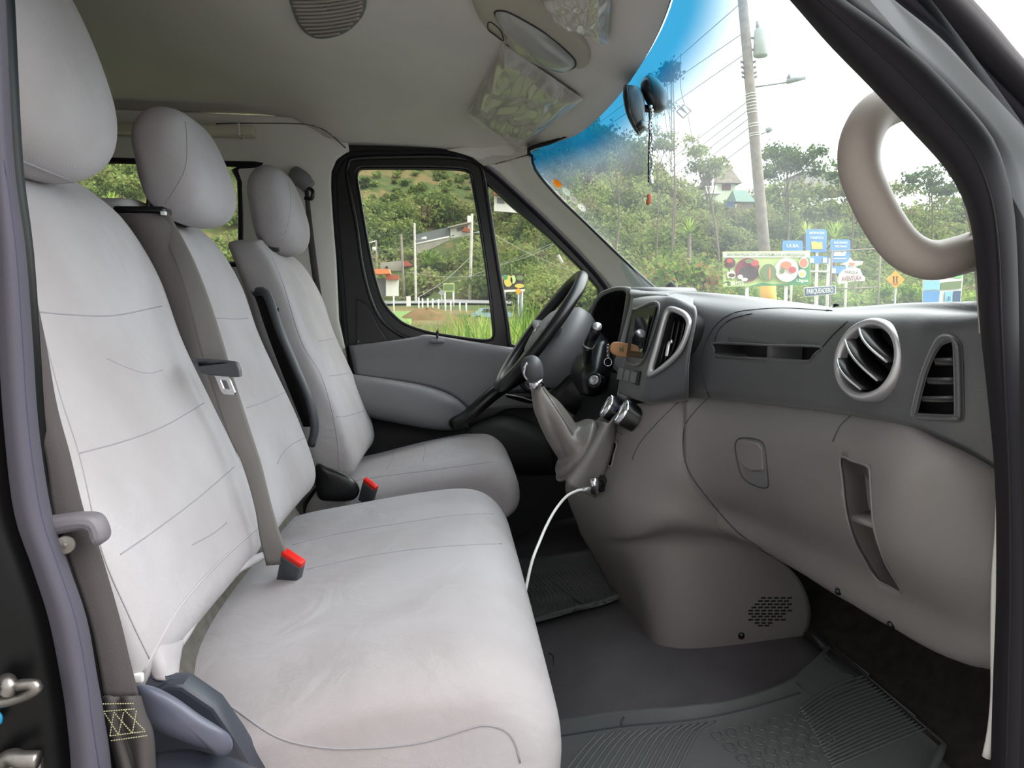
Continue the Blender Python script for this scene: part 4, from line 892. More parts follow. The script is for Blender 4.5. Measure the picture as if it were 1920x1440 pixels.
# boot: rings from collar to the mount
secs = [((995, 727), (1019, 723), .014), ((998, 750), (1031, 738), .020), ((1001, 773), (1044, 750), .028), ((1012, 797), (1057, 765), .036), ((1026, 822), (1069, 779), .044), ((1040, 845), (1083, 794), .052), ((1050, 862), (1101, 789), .060), ((1047, 873), (1113, 788), .067), ((1040, 884), (1119, 795), .071), ((1047, 897), (1120, 804), .072)]
rows = []
for i, ((ax1, ay1), (bx1, by1), dep) in enumerate(secs):
    a = P(ax1, ay1, gy+.02); b = P(bx1, by1, gy+.02); m_ = (a+b)/2; h_ = (b-a)/2; r = []
    for k in range(48):
        t = 2*math.pi*k/48
        wv_ = min(1, i/3)*(.3 if i > 6 else 1); f = 1+.06*math.sin(3*t+i*1.1)*wv_+.13*(abs(math.sin(2.5*t+i*.55))-.6)*wv_
        r.append(m_+h_*(math.cos(t)*f)+ny*(dep*math.sin(t)*f))
    rows.append(r)
cols = [cr([rows[i][k] for i in range(len(rows))], 30) for k in range(48)]
boot = grid('boot', [[cols[k][j] for k in range(48)] for j in range(30)], M['leather'], gl, cu=True, sub=1)
seam([(1018, 728), (1040, 762), (1058, 790), (1074, 815)], [boot], M['gapline'], boot, r=.001, lift=.0003)
tube('boot_frame', [m_+h_*(1.03*math.cos(t))+ny*(dep*1.03*math.sin(t)) for t in [2*math.pi*k/40 for k in range(40)]], .0035, M['leather'], gl, closed=True, smooth_path=False)
# charger and cable
ch = thing('phone_charger', 'chrome-tipped charger plugged into the console with a white cable', 'charger', P(1118, 910, 1.48))
tube('socket', [P(1124, 907, 1.505), P(1132, 906, 1.53)], .018, M['void'], ch, seg=20, smooth_path=False)
tube('charger_body', [P(1113, 896, 1.47), P(1115, 910, 1.47), P(1115, 922, 1.48)], .0085, M['chrome'], ch, seg=16, smooth_path=False)
tube('charger_neck', [P(1116, 909, 1.475), P(1128, 907, 1.51)], .009, M['black'], ch, seg=16, smooth_path=False)
tube('cable_plug', [P(1106, 916, 1.465), P(1092, 919, 1.46)], .0045, M['silver'], ch, seg=12, smooth_path=False)
tube('cable', [P(1094, 918, 1.46), P(1082, 920, 1.455), P(1062, 931, 1.44), P(1042, 955, 1.40), P(1025, 985, 1.36), P(1012, 1015, 1.33), P(1000, 1045, 1.30), P(992, 1075, 1.29), P(985, 1110, 1.28)], .0028, M['white'], ch, seg=10)
# ================================================================ FLOOR MATS
def ontofloor(lst, lift=.004): return [hit(a, b, floor, lift=lift) for a, b in lst]
def up(p, h): return Vector((p.x, p.y, 1.53+fz(p.x, p.y)+h+.007))
def matslab(par, outline, th=.006):
    q = cr(ontofloor(outline, 0), 120, True); c = sum(q, Vector())/120
    rows = [[up(c+(p-c)*s, h) for p in q] for s, h in ((1, .0), (1, th*1.5), (.992, th*2), (.975, th*2), (.965, th), (.85, th), (.7, th), (.55, th), (.4, th), (.25, th), (.1, th), (.01, th))]
    return grid('mat_sheet', rows, M['matrub'], par, cu=True)
pm = thing('passenger_floor_mat', 'grey ribbed rubber mat on the floor before the bench', 'floor mat', W(.3, .95, -.7))
fe = cr([Vector((a, b, 0)) for a, b in [(960, 1392), (1010, 1371), (1080, 1358), (1165, 1345), (1300, 1333), (1400, 1313), (1478, 1288), (1510, 1262), (1545, 1230), (1590, 1219), (1640, 1234)]], 60)
ne = cr([Vector((a, b, 0)) for a, b in [(900, 1700), (1100, 1700), (1300, 1690), (1500, 1640), (1680, 1560), (1770, 1420), (1785, 1350), (1760, 1318), (1700, 1272)]], 60)
fe = ontofloor([(v.x, v.y) for v in fe], 0); ne = ontofloor([(v.x, v.y) for v in ne], 0)
rows = []
for s_, h in ((0, 0), (0, .010), (.012, .014), (.03, .013), (.04, .006), (.2, .006), (.4, .006), (.6, .006), (.8, .006), (.96, .006), (.97, .013), (1, .012), (1, 0)):
    rows.append([up(a.lerp(b, s_), h) for a, b in zip(fe, ne)])
ms = grid('mat_sheet', rows, M['matrub'], pm)
def ribs(lines, par, host, r=.0022, m=None, lift=.001, name='ribs'):
    L = []
    for ln in lines:
        n = max(6, int(sum(math.dist(ln[i], ln[i+1]) for i in range(len(ln)-1))/6)); q = cr([Vector((a, b, 0)) for a, b in ln], n)
        pts = [hit(v.x, v.y, host, lift=lift) for v in q]
        L.append(tube('r', pts, r, m or M['matrub'], None, seg=6, smooth_path=False))
    o = join(name, L, m or M['matrub'], par); return o
ln = []
for k in range(26):
    x = 1060+k*15; ln.append([(x, 1440+8), (x+32+k*.5, 1408-k*2.4), (x+62+k*.6, 1376-k*1.6)])
ln = [[(a, b) for a, b in l if b > 1345] for l in ln if l[-1][0] < 1420 or True]
ribs([l for l in ln if len(l) > 1 and l[-1][0] < 1345], pm, ms)
ln = []
for k in range(20):
    t = k/19; ln.append([(1480-40*t, 1310+70*t), (1560+20*t, 1272+98*t), (1650+90*t, 1268+62*t+20*t)] if False else [(1500+60*t, 1330+110*t), (1560+75*t, 1290+118*t), (1640+120*t, 1262+95*t)])
ribs(ln, pm, ms, r=.0018)
ov = []
for r_ in range(4):
    for k in range(7):
        cx = 1345+k*27+r_*24; cy = 1380-k*6+r_*21
        if cx < 1560: ov.append([(cx+13*math.cos(t)*.8-4*math.sin(t), cy+6.5*math.sin(t)+6*math.cos(t)) for t in [2*math.pi*j/14 for j in range(15)]])
ribs(ov, pm, ms, r=.0014)
ribs([[(1015, 1385), (1080, 1376), (1170, 1362), (1300, 1350), (1400, 1330), (1500, 1300)], [(1170, 1345), (1165, 1358), (1172, 1364)], [(1495, 1282), (1520, 1302), (1560, 1308), (1600, 1290), (1640, 1268), (1680, 1262)], [(1548, 1236), (1580, 1262), (1605, 1272), (1580, 1285)]], pm, ms, r=.0022, m=M['matdk'], lift=0, name='border_groove')
dm = thing('driver_floor_mat', 'dark grey chevron-ribbed rubber mat on the driver side floor', 'floor mat', W(.25, 1.85, -.76))
dmo = [(940, 1068), (1010, 1060), (1080, 1052), (1135, 1048), (1152, 1062), (1178, 1098), (1166, 1130), (1130, 1146), (1080, 1158), (1010, 1178), (940, 1190)]
q = cr(ontofloor(dmo, 0), 100, True); c = sum(q, Vector())/100
ds = grid('mat_sheet', [[up(c+(p-c)*s, h) for p in q] for s, h in ((1, .012), (1, .022), (.985, .024), (.96, .018), (.6, .018), (.3, .018), (.01, .018))], M['matrub'], dm, cu=True)
ln = []
for k in range(24):
    x = 985+k*8.2; s = k/24
    ln.append([(x, 1078-s*16), (x+14, 1090-s*12), (x+22, 1101-s*12)])
    ln.append([(x+2, 1105-s*12), (x+12, 1118-s*12), (x+14, 1130-s*12)])
    ln.append([(x+10, 1134-s*12), (x+12, 1146-s*14), (x+2, 1157-s*18)])
ribs([l for l in ln if l[-1][0] < 1168], dm, ds, r=.0016)
# recirculated logo on the vinyl: embossed ring
ev = [(1031+10*math.cos(t)*1.0, 1243+18*math.sin(t)) for t in [2*math.pi*j/24 for j in range(25)]]
er_ = [hit(a, b, floor, lift=.0015) for a, b in ev]; tube('emblem_ring', er_, .0016, M['vinyl'], floor, seg=6, smooth_path=False)
# carpet strip and sill at the right foot
surf('floor_carpet', [[W(.62, .66, -.66), W(.80, .66, -.63), W(1.0, .66, -.45)], [W(.60, .84, -.655), W(.78, .86, -.625), W(1.0, .9, -.45)]], M['vinyl'], None, nu=12, nv=3, solid=.012)
o = bpy.data.objects['floor_carpet']; o.name = 'trim_4'; S(o)
S(surf('trim_5', [[W(.68, .70, -.66), W(.70, .70, -.56), W(.76, .70, -.50), W(.86, .70, -.50)], [W(.70, .80, -.66), W(.72, .81, -.56), W(.78, .82, -.52), W(.86, .82, -.5)], [W(.76, .86, -.66), W(.80, .88, -.6), W(.84, .88, -.56), W(.9, .88, -.54)]], M['doordark'], nu=16, nv=4, solid=.01))
# bag strap at the foot of the cushion
bag = thing('green_bag', 'dark green fabric bag with black webbing trim on the floor at the bench corner', 'bag', P(1000, 1440, 1.0))
tube('bag_body', [P(975, 1470, .99), P(990, 1440, .98), P(1002, 1425, .985), P(1010, 1440, .99), P(1000, 1475, 1.0)], .016, mat('teal_fabric', (28, 62, 56), .8, noise=.4, nscale=60, bump=.6), bag, seg=12)
tube('webbing_trim', [P(1000, 1400, .97), P(1012, 1406, .965), P(1019, 1418, .965), P(1016, 1432, .97), P(1012, 1450, .98)], .006, M['rubber'], bag, seg=10)
# ================================================================ CEILING FITTINGS
def onceil(a, b, lift=.0): return hit(a, b, ceil_front, lift=lift)
# round air vent
rvn = thing('ceiling_vent', 'grey round louvred air vent in the headliner', 'vent', onceil(620, 5))
vc = onceil(618, -18); u1 = (onceil(680, -18)-vc); 
ol = [(528, -60), (546, 5), (560, 40), (580, 60), (604, 66), (640, 58), (668, 38), (686, 8), (690, -60)]
qq = cr([onceil(a, b, .006) for a, b in ol], 60, False)
c_ = sum(qq, Vector())/len(qq)
grid('vent_plate', [qq, [c_+(p-c_)*.5+Vector((0, 0, .0)) for p in qq], [c_+(p-c_)*.02 for p in qq]], M['doorgrey'], rvn, solid=.004)
def inpoly(x, y, pg):
    r = False; j = len(pg)-1
    for i in range(len(pg)):
        if (pg[i][1] > y) != (pg[j][1] > y) and x < (pg[j][0]-pg[i][0])*(y-pg[i][1])/(pg[j][1]-pg[i][1])+pg[i][0]: r = not r
        j = i
    return r
lg_ = mat('louvre_grey', (160, 152, 142), .6)
pgv = [(v.x, v.y) for v in cr([Vector((a, b, 0)) for a, b in [(532, -58), (549, 5), (563, 38), (582, 56), (604, 61), (638, 54), (664, 36), (682, 8), (686, -58)]], 40)]
for k in range(17):
    y0 = -48+k*7.2; pts = [(x, y0-3-.10*(x-610)-(x-610)**2*.0012) for x in range(530, 692, 6)]
    ins = [p for p in pts if inpoly(*p, pgv)]
    if len(ins) > 3: tube('louvre', [onceil(*p, .009) for p in ins], .0030, lg_, rvn, seg=8, smooth_path=False)
# overhead console
oc = thing('overhead_console', 'beige moulded overhead console with glossy storage lid between the sun visors', 'overhead console', onceil(1000, 60))
oc_o = [(886, -40), (890, 5), (905, 35), (925, 55), (950, 72), (985, 88), (1030, 104), (1070, 116), (1094, 122), (1106, 112), (1107, 92), (1095, 68), (1070, 40), (1040, 10), (1015, -15), (990, -40)]
def plate(name, lst, lifts, m, par, host=ceil_front, n=90):
    px = cr([Vector((a, b, 0)) for a, b in lst], n, True); c = sum(px, Vector())/n
    rows = []
    for s, h in lifts: rows.append([hit(*(c+(p-c)*s).xy, host, lift=h) for p in px])
    return grid(name, rows, m, par, cu=True)
M['bconsole'] = mat('console_beige', (168, 160, 146), .5, bump=.15, bscale=600)
M['gloss'] = mat('glossy_grey', (150, 148, 142), .15, spec=.6)
plate('console_body', oc_o, ((1.0, -.004), (.995, .008), (.96, .012), (.6, .014), (.02, .014)), M['bconsole'], oc)
lid = [(930, 8), (950, 5), (985, 22), (1030, 50), (1065, 80), (1084, 102), (1080, 115), (1062, 117), (1020, 103), (975, 78), (955, 60), (945, 35)]
ld = plate('storage_lid', lid, ((1.0, .012), (.97, .020), (.85, .030), (.5, .040), (.02, .042)), M['gloss'], oc)
px = cr([Vector((a, b, 0)) for a, b in lid], 80, True)
tube('lid_gap', [onceil(v.x, v.y, .015) for v in px], .0018, M['doordark'], oc, closed=True, smooth_path=False)
mo = [(917, 30), (924, 28), (940, 42), (946, 58), (945, 63), (930, 52), (918, 42)]
px = cr([Vector((a, b, 0)) for a, b in mo], 40, True)
tube('lamp_lens_gap', [onceil(v.x, v.y, .014) for v in px], .0012, M['doordark'], oc, closed=True, smooth_path=False)
# sun visors wrapped in clear film
def visor(lbl, corners, seedn):
    v = thing('sun_visor', lbl, 'sun visor', onceil(*corners[0]))
    A, B_, C_, D_ = [Vector((a, b, 0)) for a, b in corners]
    def uv(s, t): q = A.lerp(B_, s).lerp(D_.lerp(C_, s), t); return q
    N = 26
    rows = [[onceil(*uv(i/N, j/N).xy, .018*min(1, 4*min(i/N, 1-i/N, j/N, 1-j/N)+.25)+.004) for i in range(N+1)] for j in range(N+1)]
    grid('visor_board', rows, M['bconsole'], v, solid=.006)
    rnd = random.Random(seedn); ph = [rnd.uniform(0, 6) for _ in range(8)]
    N = 70
    def film(i, j):
        s, t = i/N, j/N; e = min(1, 6*min(s, 1-s, t, 1-t))
        w_ = math.sin(9*s+14*t+ph[0]+2*math.sin(5*t+ph[1]))*.5+math.sin(21*t-13*s+ph[2]+1.5*math.sin(7*s+ph[3]))*.35+math.sin(37*s+9*t+ph[4]+2*math.sin(11*t+ph[5]))*.2
        q = uv(-.03+1.06*s, -.03+1.06*t)
        return onceil(q.x, q.y, .028*min(1, e+.35)+.0065*w_*e+.003)
    grid('plastic_wrap', [[film(i, j) for i in range(N+1)] for j in range(N+1)], M['film'], v)
    return v
fm = bpy.data.materials.new('clear_film'); fm.use_nodes = True; N_ = fm.node_tree.nodes; L_ = fm.node_tree.links; N_.remove(N_['Principled BSDF'])
t1_ = N_.new('ShaderNodeBsdfTransparent'); t1_.inputs[0].default_value = (.93, .93, .90, 1); g1 = N_.new('ShaderNodeBsdfGlossy'); g1.inputs['Roughness'].default_value = .14; g1.inputs[0].default_value = (.95, .88, .92, 1)
lw = N_.new('ShaderNodeLayerWeight'); lw.inputs[0].default_value = .35; mp = N_.new('ShaderNodeMapRange'); mp.inputs[3].default_value = .12; mp.inputs[4].default_value = .65
L_.new(lw.outputs['Facing'], mp.inputs[0]); mx_ = N_.new('ShaderNodeMixShader'); L_.new(mp.outputs[0], mx_.inputs[0]); L_.new(t1_.outputs[0], mx_.inputs[1]); L_.new(g1.outputs[0], mx_.inputs[2]); df_ = N_.new('ShaderNodeBsdfDiffuse'); df_.inputs[0].default_value = (.9, .88, .82, 1); m3_ = N_.new('ShaderNodeMixShader'); m3_.inputs[0].default_value = .25; L_.new(mx_.outputs[0], m3_.inputs[1]); L_.new(df_.outputs[0], m3_.inputs[2]); L_.new(m3_.outputs[0], N_['Material Output'].inputs[0])
M['film'] = fm
visor('driver sun visor wrapped in crinkled clear plastic, the larger one seen whole', [(948, 76), (1090, 176), (972, 276), (882, 205)], 3)
visor('passenger sun visor wrapped in clear plastic, cut by the top edge of the picture', [(1000, -60), (1150, -60), (1142, 66), (1040, 8)], 5)
# ================================================================ MIRROR GROUP
im = thing('interior_mirror', 'black oval rear-view mirror, the right one of the pair at the windshield top', 'mirror', P(1225, 175, 1.52))
blob('mirror_body', [(1216, 139), (1228, 144), (1241, 156), (1249, 170), (1250, 190), (1246, 204), (1236, 211), (1224, 210), (1214, 196), (1204, 176), (1201, 160), (1207, 147)], 1.50, .13, M['black'], im, k=3)
tube('mirror_arm', [P(1222, 204, 1.50), P(1214, 204, 1.50), P(1208, 203, 1.50)], .0075, M['black'], im)
dc = thing('mirror_camera', 'black and grey clip-on dash camera mirror left of the oval mirror', 'dash camera', P(1190, 205, 1.50))
blob('camera_case', [(1172, 160), (1194, 161), (1203, 172), (1208, 190), (1209, 215), (1212, 238), (1205, 246), (1198, 251), (1190, 240), (1180, 220), (1172, 195), (1168, 172)], 1.49, .15, mat('camera_grey', (98, 102, 104), .42, spec=.5), dc, k=5)
blob('mirror_glass', [(1170, 161), (1176, 160), (1179, 190), (1184, 214), (1194, 242), (1200, 250), (1196, 251), (1186, 238), (1174, 212), (1168, 180)], 1.478, .155, M['black'], dc, k=5)
blob('camera_lens', [(1193, 232), (1204, 225), (1211, 234), (1209, 240), (1199, 247), (1192, 240)], 1.36, .03, M['black'], dc)
sn = thing('sensor_wire', 'small black sensor with looped wire hanging from the windshield header', 'wire', P(1175, 140, 1.56))
tube('wire', [P(1174, 128, 1.56), P(1180, 136, 1.555), P(1182, 146, 1.555), P(1181, 152, 1.555), P(1176, 150, 1.555)], .0012, M['black'], sn)
tube('sensor_head', [P(1169, 146, 1.555), P(1175, 151, 1.555)], .0055, M['black'], sn, smooth_path=False)
cn = thing('hanging_charm', 'beaded cord with small carved pendant hanging from the mirror', 'charm', P(1222, 330, 1.42))
tube('dark_cord', [P(1217, 206, 1.42), P(1218, 240, 1.42), P(1216, 290, 1.42), P(1216, 342, 1.42)], .0014, M['rubber'], cn)
tube('dark_cord', [P(1221, 206, 1.42), P(1222, 260, 1.42), P(1223, 300, 1.42), P(1222, 330, 1.42)], .0012, M['rubber'], cn)
bds = []
for k in range(22):
    p = P(1220+2.5*math.sin(k*.9)+k*.08, 200+k*6.8, 1.415)
    bds.append(grid('b', [disc(p+AZ*h, AZ, r, Vector((0, 1, 0)), n=10) for h, r in ((-.0035, .0006), (-.002, .003), (0, .0036), (.002, .003), (.0035, .0006))], M['chrome'], None, cu=True, cap=True))
join('beads', bds, M['chrome'], cn)
box('white_tag', P(1222, 337, 1.415), (.006, .004, .015), M['white'], cn, bev=.001)
blob('carved_pendant', [(1213, 366), (1221, 363), (1223, 370), (1220, 381), (1213, 385), (1211, 379), (1214, 373)], 1.415, .008, mat('carved_wood', (150, 84, 50), .5), cn, n=24, rings=3)
# ================================================================ STICKERS
def stmat(n, col):
    m = bpy.data.materials.new(n); m.use_nodes = True; N = m.node_tree.nodes; L = m.node_tree.links; N.remove(N['Principled BSDF'])
    d = N.new('ShaderNodeBsdfDiffuse'); t = N.new('ShaderNodeBsdfTranslucent'); x = N.new('ShaderNodeMixShader'); x.inputs[0].default_value = .5
    for q in (d, t): q.inputs[0].default_value = (*[v*.55 for v in lin(col)], 1)
    L.new(d.outputs[0], x.inputs[1]); L.new(t.outputs[0], x.inputs[2]); L.new(x.outputs[0], N['Material Output'].inputs[0]); return m
for px_, py_, col, lbl in ((1046, 343, (238, 132, 30), 'orange round sticker, topmost of the four on the windshield edge'), (1063, 358, (205, 214, 200), 'pale green round sticker just below the orange one'), (1077, 373, (196, 190, 180), 'dull beige round sticker between two paler ones'), (1092, 388, (235, 232, 226), 'white round sticker with dark dot, lowest of the four')):
    c = hit(px_, py_, glass, lift=.003); loc, nrm, i_, d__ = bvh([glass]).find_nearest(c)
    if nrm.dot(ray(px_, py_)) > 0: nrm = -nrm
    s = grid('windshield_sticker', [disc(c+nrm*h, nrm, r, AZ, n=28) for r, h in ((.0150, -.001), (.0150, .0004), (.0118, .0005), (.0112, .0003), (.003, .0003), (.0003, .0003))], stmat('sticker_%d' % px_, col), None, cu=True)
    tag(s, lbl, 'sticker', 'round stickers on the windshield')
    dk = stmat('sticker_print_%d' % px_, tuple(v*.62 for v in col))
    grid('printed_ring', [disc(c+nrm*.0008, nrm, r, AZ, n=28) for r in (.0105, .0095)], dk, s, cu=True)
    if px_ == 1092: grid('dot', [disc(c+nrm*.0009, nrm, r, AZ, n=14) for r in (.0030, .0002)], M['black'], s, cu=True)
    else:
        bpy.context.view_layer.update()
        cu_ = bpy.data.curves.new('t', 'FONT'); cu_.body = '10' if px_ < 1070 else '08'; cu_.size = .013; cu_.align_x = 'CENTER'; cu_.align_y = 'CENTER'
        to = bpy.data.objects.new('t', cu_); C.objects.link(to); dg = bpy.context.evaluated_depsgraph_get(); me = bpy.data.meshes.new_from_object(to.evaluated_get(dg)); bpy.data.objects.remove(to)
        u = AZ.cross(nrm).normalized(); vv = nrm.cross(u).normalized()
        mesh('printed_number', [c+nrm*.001+u*v.co.x+vv*v.co.y for v in me.vertices], [tuple(p.vertices) for p in me.polygons], dk, s, smooth=False)
wb = blob('box', [(1240, 545), (1254, 531), (1262, 529), (1273, 545), (1270, 552), (1245, 552)], 2.05, .05, M['doordark'], None, k=6)
wb.name = 'wiper_cowl'; tag(wb, 'dark plastic cap at the far lower corner outside the windshield', 'cap')
wj = tube('washer_nozzle', [hit(1552, 583, upper, lift=-.001), P(1560, 576, 1.17), P(1568, 571, 1.17), P(1573, 571, 1.17)], .0028, M['black'], None); tag(wj, 'tiny black washer nozzle poking up behind the dashboard crest', 'nozzle')
# ================================================================ GRAB HANDLE (near A-pillar)
gh = thing('grab_handle', 'beige moulded grab handle on the near windshield pillar', 'grab handle', P(1700, 480, .78))
gp = [(1745, 185, .80), (1690, 190, .775), (1640, 215, .765), (1614, 262, .76), (1612, 315, .76), (1632, 370, .757), (1665, 430, .755), (1700, 470, .752), (1745, 488, .75), (1795, 480, .75), (1850, 462, .755)]
tube('handle_loop', PR(gp), .0205, mat('handle_beige', (150, 141, 134), .5, bump=.25, bscale=600, spec=.4, bdist=.0005), gh, seg=24, n=90)
tube('parting_line', PR([(1712, 213, .757), (1672, 232, .745), (1640, 275, .740), (1640, 318, .737), (1658, 368, .735), (1690, 425, .733), (1718, 457, .732), (1755, 468, .731), (1800, 462, .731), (1840, 450, .735)]), .0006, M['stitch'], gh, seg=6) if False else None
# ================================================================ NEAR DOOR FRAME
def band(name, rails, Ys, m, **k): return S(surf(name, [[P(a, b, (y if not isinstance(y, (list, tuple)) else y[i])) for i, (a, b) in enumerate(r)] for r, y in zip(rails, Ys)], m, **k))
ri = [(1290, -440), (1385, -130), (1470, -25), (1492, 0), (1560, 78), (1640, 160), (1715, 240), (1770, 300), (1800, 345), (1822, 400), (1836, 480), (1843, 600), (1858, 740), (1872, 900), (1874, 1100), (1868, 1280), (1862, 1480)]
rm = [(a+22, b-14) for a, b in ri[:9]]+[(a+26, b-4) for a, b in ri[9:11]]+[(a+22, b) for a, b in ri[11:]]
ro = [(1365, -440), (1460, -130), (1545, -25), (1567, 0), (1640, 52), (1720, 118), (1790, 190), (1845, 255), (1872, 315), (1890, 390), (1897, 480), (1900, 600), (1902, 740), (1905, 900), (1907, 1100), (1905, 1280), (1900, 1480)]
band('trim_6', [[(a-2, b+4) for a, b in ri], ri, rm, ro, [(a+6, b-3) for a, b in ro]], [.735, .70, .668, .672, .70], M['rubber'], nu=70, nv=5, solid=.004)
tube('seal_crease', [P((a*.4+c*.6), (b*.4+d*.6), .664) for (a, b), (c, d) in zip(ri, ro)], .0010, M['void'], bpy.data.objects['trim_6'])
r3 = [(1485, -440), (1580, -130), (1665, -25), (1690, 0), (1760, 60), (1830, 130), (1880, 180), (1935, 235), (1990, 315), (2000, 390), (2000, 480), (2000, 600), (2000, 740), (2000, 900), (2000, 1100), (2000, 1280), (2000, 1480)]
band('trim_7', [[(a+2, b-2) for a, b in ro], r3], [.70, .72], M['frameblk'], nu=60, nv=4, solid=.004)
r4 = [(1530, -440), (1625, -130), (1710, -25), (1730, 0), (1800, 70), (1860, 130), (1925, 195), (1990, 270)]
r5 = [(1610, -440), (1705, -130), (1790, -25), (1815, 0), (1860, 50), (1905, 105), (1950, 155), (2010, 230)]
band('trim_8', [[(a, b) for a, b in [(1480, -440), (1575, -130), (1660, -25), (1685, 0), (1765, 65), (1830, 135), (1890, 200), (1950, 265)]], [(a+8, b-6) for a, b in [(1480, -440), (1575, -130), (1660, -25), (1685, 0), (1765, 65), (1830, 135), (1890, 200), (1950, 265)]], r4], [.675, .645, .645], mat('frame_purple_grey', (48, 45, 54), .6, spec=.2), nu=40, nv=3, solid=.004)
band('trim_9', [r4, [(a*.5+c*.5+2, b*.5+d*.5-2) for (a, b), (c, d) in zip(r4, r5)], r5], [.64, .62, .64], M['rubber'], nu=40, nv=3, solid=.006)
S(tube('trim_10', [P(1812, 375, .745), P(1828, 440, .745), P(1836, 520, .745), P(1842, 600, .745), P(1843, 625, .745)], .004, mat('beige_edge', (176, 168, 156), .5), seg=8))
S(tube('trim_11', [P(1876, 935, .72), P(1874, 1000, .72), P(1868, 1085, .72), P(1866, 1200, .72), P(1866, 1300, .72), P(1860, 1370, .72), P(1850, 1420, .72)], .0045, M['lgrey'], seg=8))
# B-pillar side
sR = [(-6, -500), (0, -60), (4, 0), (20, 300), (42, 470), (55, 640), (66, 800), (90, 960), (122, 1060), (156, 1160), (176, 1270), (190, 1350), (205, 1480), (225, 1900)]
sL = [(-36, -500), (-30, -60), (-26, 0), (-14, 300), (-2, 470), (4, 640), (14, 800), (33, 960), (66, 1060), (98, 1160), (120, 1270), (132, 1350), (142, 1480), (160, 1900)]
sM = [((a*.3+c*.7), (b+d)/2) for (a, b), (c, d) in zip(sL, sR)]
bs = band('trim_12', [[(a+2, b) for a, b in sR], sR, [((a*.55+c*.45), (b+d)/2) for (a, b), (c, d) in zip(sL, sR)], sL, [(a-3, b) for a, b in sL]], [.665, .64, .612, .63, .66], M['seal'], nu=80, nv=6, solid=.003)
seam([(8, 300), (30, 470), (42, 640), (53, 800), (76, 960), (108, 1060), (141, 1160), (162, 1270), (172, 1350), (186, 1440)], [bs], mat('seam_violet', (58, 54, 82), .8), bs, r=.0006)
S(surf('wall_pillar_right', [[P(a+20, b, .67) for a, b in sR], [P(a-4, b, .655) for a, b in sL], [P(a-60, b, .64) for a, b in sL], [P(a-260, b, .62) for a, b in sL]], M['paint'], nu=50, nv=4, solid=.01))
stk_ = thing('door_striker', 'shiny steel door latch striker on the black door pillar', 'striker', P(20, 1310, .62))
tube('striker_loop', [P(-10, 1318, .62), P(20, 1314, .615), P(50, 1304, .61), P(68, 1292, .605), P(66, 1284, .605), P(40, 1284, .61), P(12, 1292, .62)], .0045, M['steel'], stk_, seg=12)
tube('striker_post', [P(0, 1285, .62), P(12, 1276, .615), P(18, 1284, .61), P(14, 1300, .61)], .006, M['steel'], stk_, seg=12)
kb_ = thing('door_check', 'dull steel door check bracket at the lower left corner', 'bracket', P(30, 1430, .62))
tube('bracket_arm', [P(-5, 1436, .62), P(20, 1420, .615), P(40, 1424, .61), P(72, 1424, .61)], .007, M['steel'], kb_, seg=10)
box('bracket_plate', P(50, 1440, .625), (.026, .006, .016), M['steel'], kb_, bev=.001)
bsr = blob('plastic_plug', [(-8, 1334), (2, 1336), (6, 1346), (2, 1358), (-8, 1356)], .62, .01, mat('blue_plastic', (40, 140, 190), .4), None, n=20, rings=3)
tag(bsr, 'small blue plastic cap on the black pillar at the left edge', 'cap')

# the open front passenger door, unseen, added to block light on the seats
pd = thing('door_2', None, None, W(.70, .60, -.85)); S(pd)
du = Vector((.42, -.907, 0)).normalized(); dn_ = Vector((-du.y, du.x, 0)); do = W(.70, .60, 0)
def dp(a, z, h=0): return do+du*a+AZ*z-dn_*h
dl = [dp(0, -.85), dp(1.0, -.85), dp(1.04, -.5), dp(1.04, .0), dp(.98, .28), dp(.86, .40), dp(.35, .40), dp(.02, .06)]
dh = [dp(.10, .03), dp(.96, -.03), dp(.93, .25), dp(.83, .34), dp(.40, .34)]
panel('door_shell', [dl, dh], .05, M['paint'], pd, ax=du, ay=AZ, origin=do, bev=.01)
panel('inner_trim', [[dp(.05, -.75, .035), dp(.98, -.75, .035), dp(1.0, -.4, .035), dp(1.0, -.06, .035), dp(.08, .0, .035)]], .03, M['doorgrey'], pd, ax=du, ay=AZ, origin=dp(0, 0, .035), bev=.01)
tube('arm_rest', [dp(.25, -.36, .07), dp(.6, -.33, .08), dp(.92, -.30, .07)], .035, M['doordark'], pd, seg=14)
panel('pane', [dh], .004, M['glass'], pd, ax=du, ay=AZ, origin=do)

S(panel('wall_right_outer', [[W(-3.02, .60, -1.1), W(-.47, .60, -1.1), W(-.50, .60, .48), W(.22, .62, .48), W(.12, .62, .70), W(-3.02, .60, .72)]], .012, M['paint'], ax=AX, ay=AZ, origin=W(-1, .60, 0)))
S(box('trim_15', W(.05, .60, -.93), (1.45, .05, .26), M['paint'], bev=.01))
# ================================================================ OUTSIDE
import numpy as np
rng = np.random.default_rng(11)
def sst(t): t = np.clip(t, 0, 1); return t*t*(3-2*t)
def terr(X, Y):
    X = np.asarray(X, float); Y = np.asarray(Y, float); u = X/np.maximum(Y, 1)
    z = -1.53+.055*np.maximum(0, Y-8)
    e = np.interp(u, [-1.5, -.5, 0, .08, .14, .20, .28, .36, .45, .6, .75, 1.5], [.40, .40, .38, .33, .27, .21, .165, .135, .13, .125, .13, .13])
    k = sst((u-.02)/.16)
    s0 = 52-16*k; s1 = 230-120*k
    z = z+e*Y*sst((Y-s0)/(s1-s0))*1.0-np.where(Y > s0, .055*(Y-s0)*.9, 0)*sst((Y-s0)/40)
    cut = np.exp(-((Y-60)/6)**2)*2.2*sst((u+.04)/.03)*sst((.13-u)/.05)      # earth bank above the road bend
    z = z+cut
    z = z+(.8*np.sin(X*.21+1)*np.sin(Y*.17)+.35*np.sin(X*.63)*np.sin(Y*.51+2))*sst((Y-53)/20)
    return z
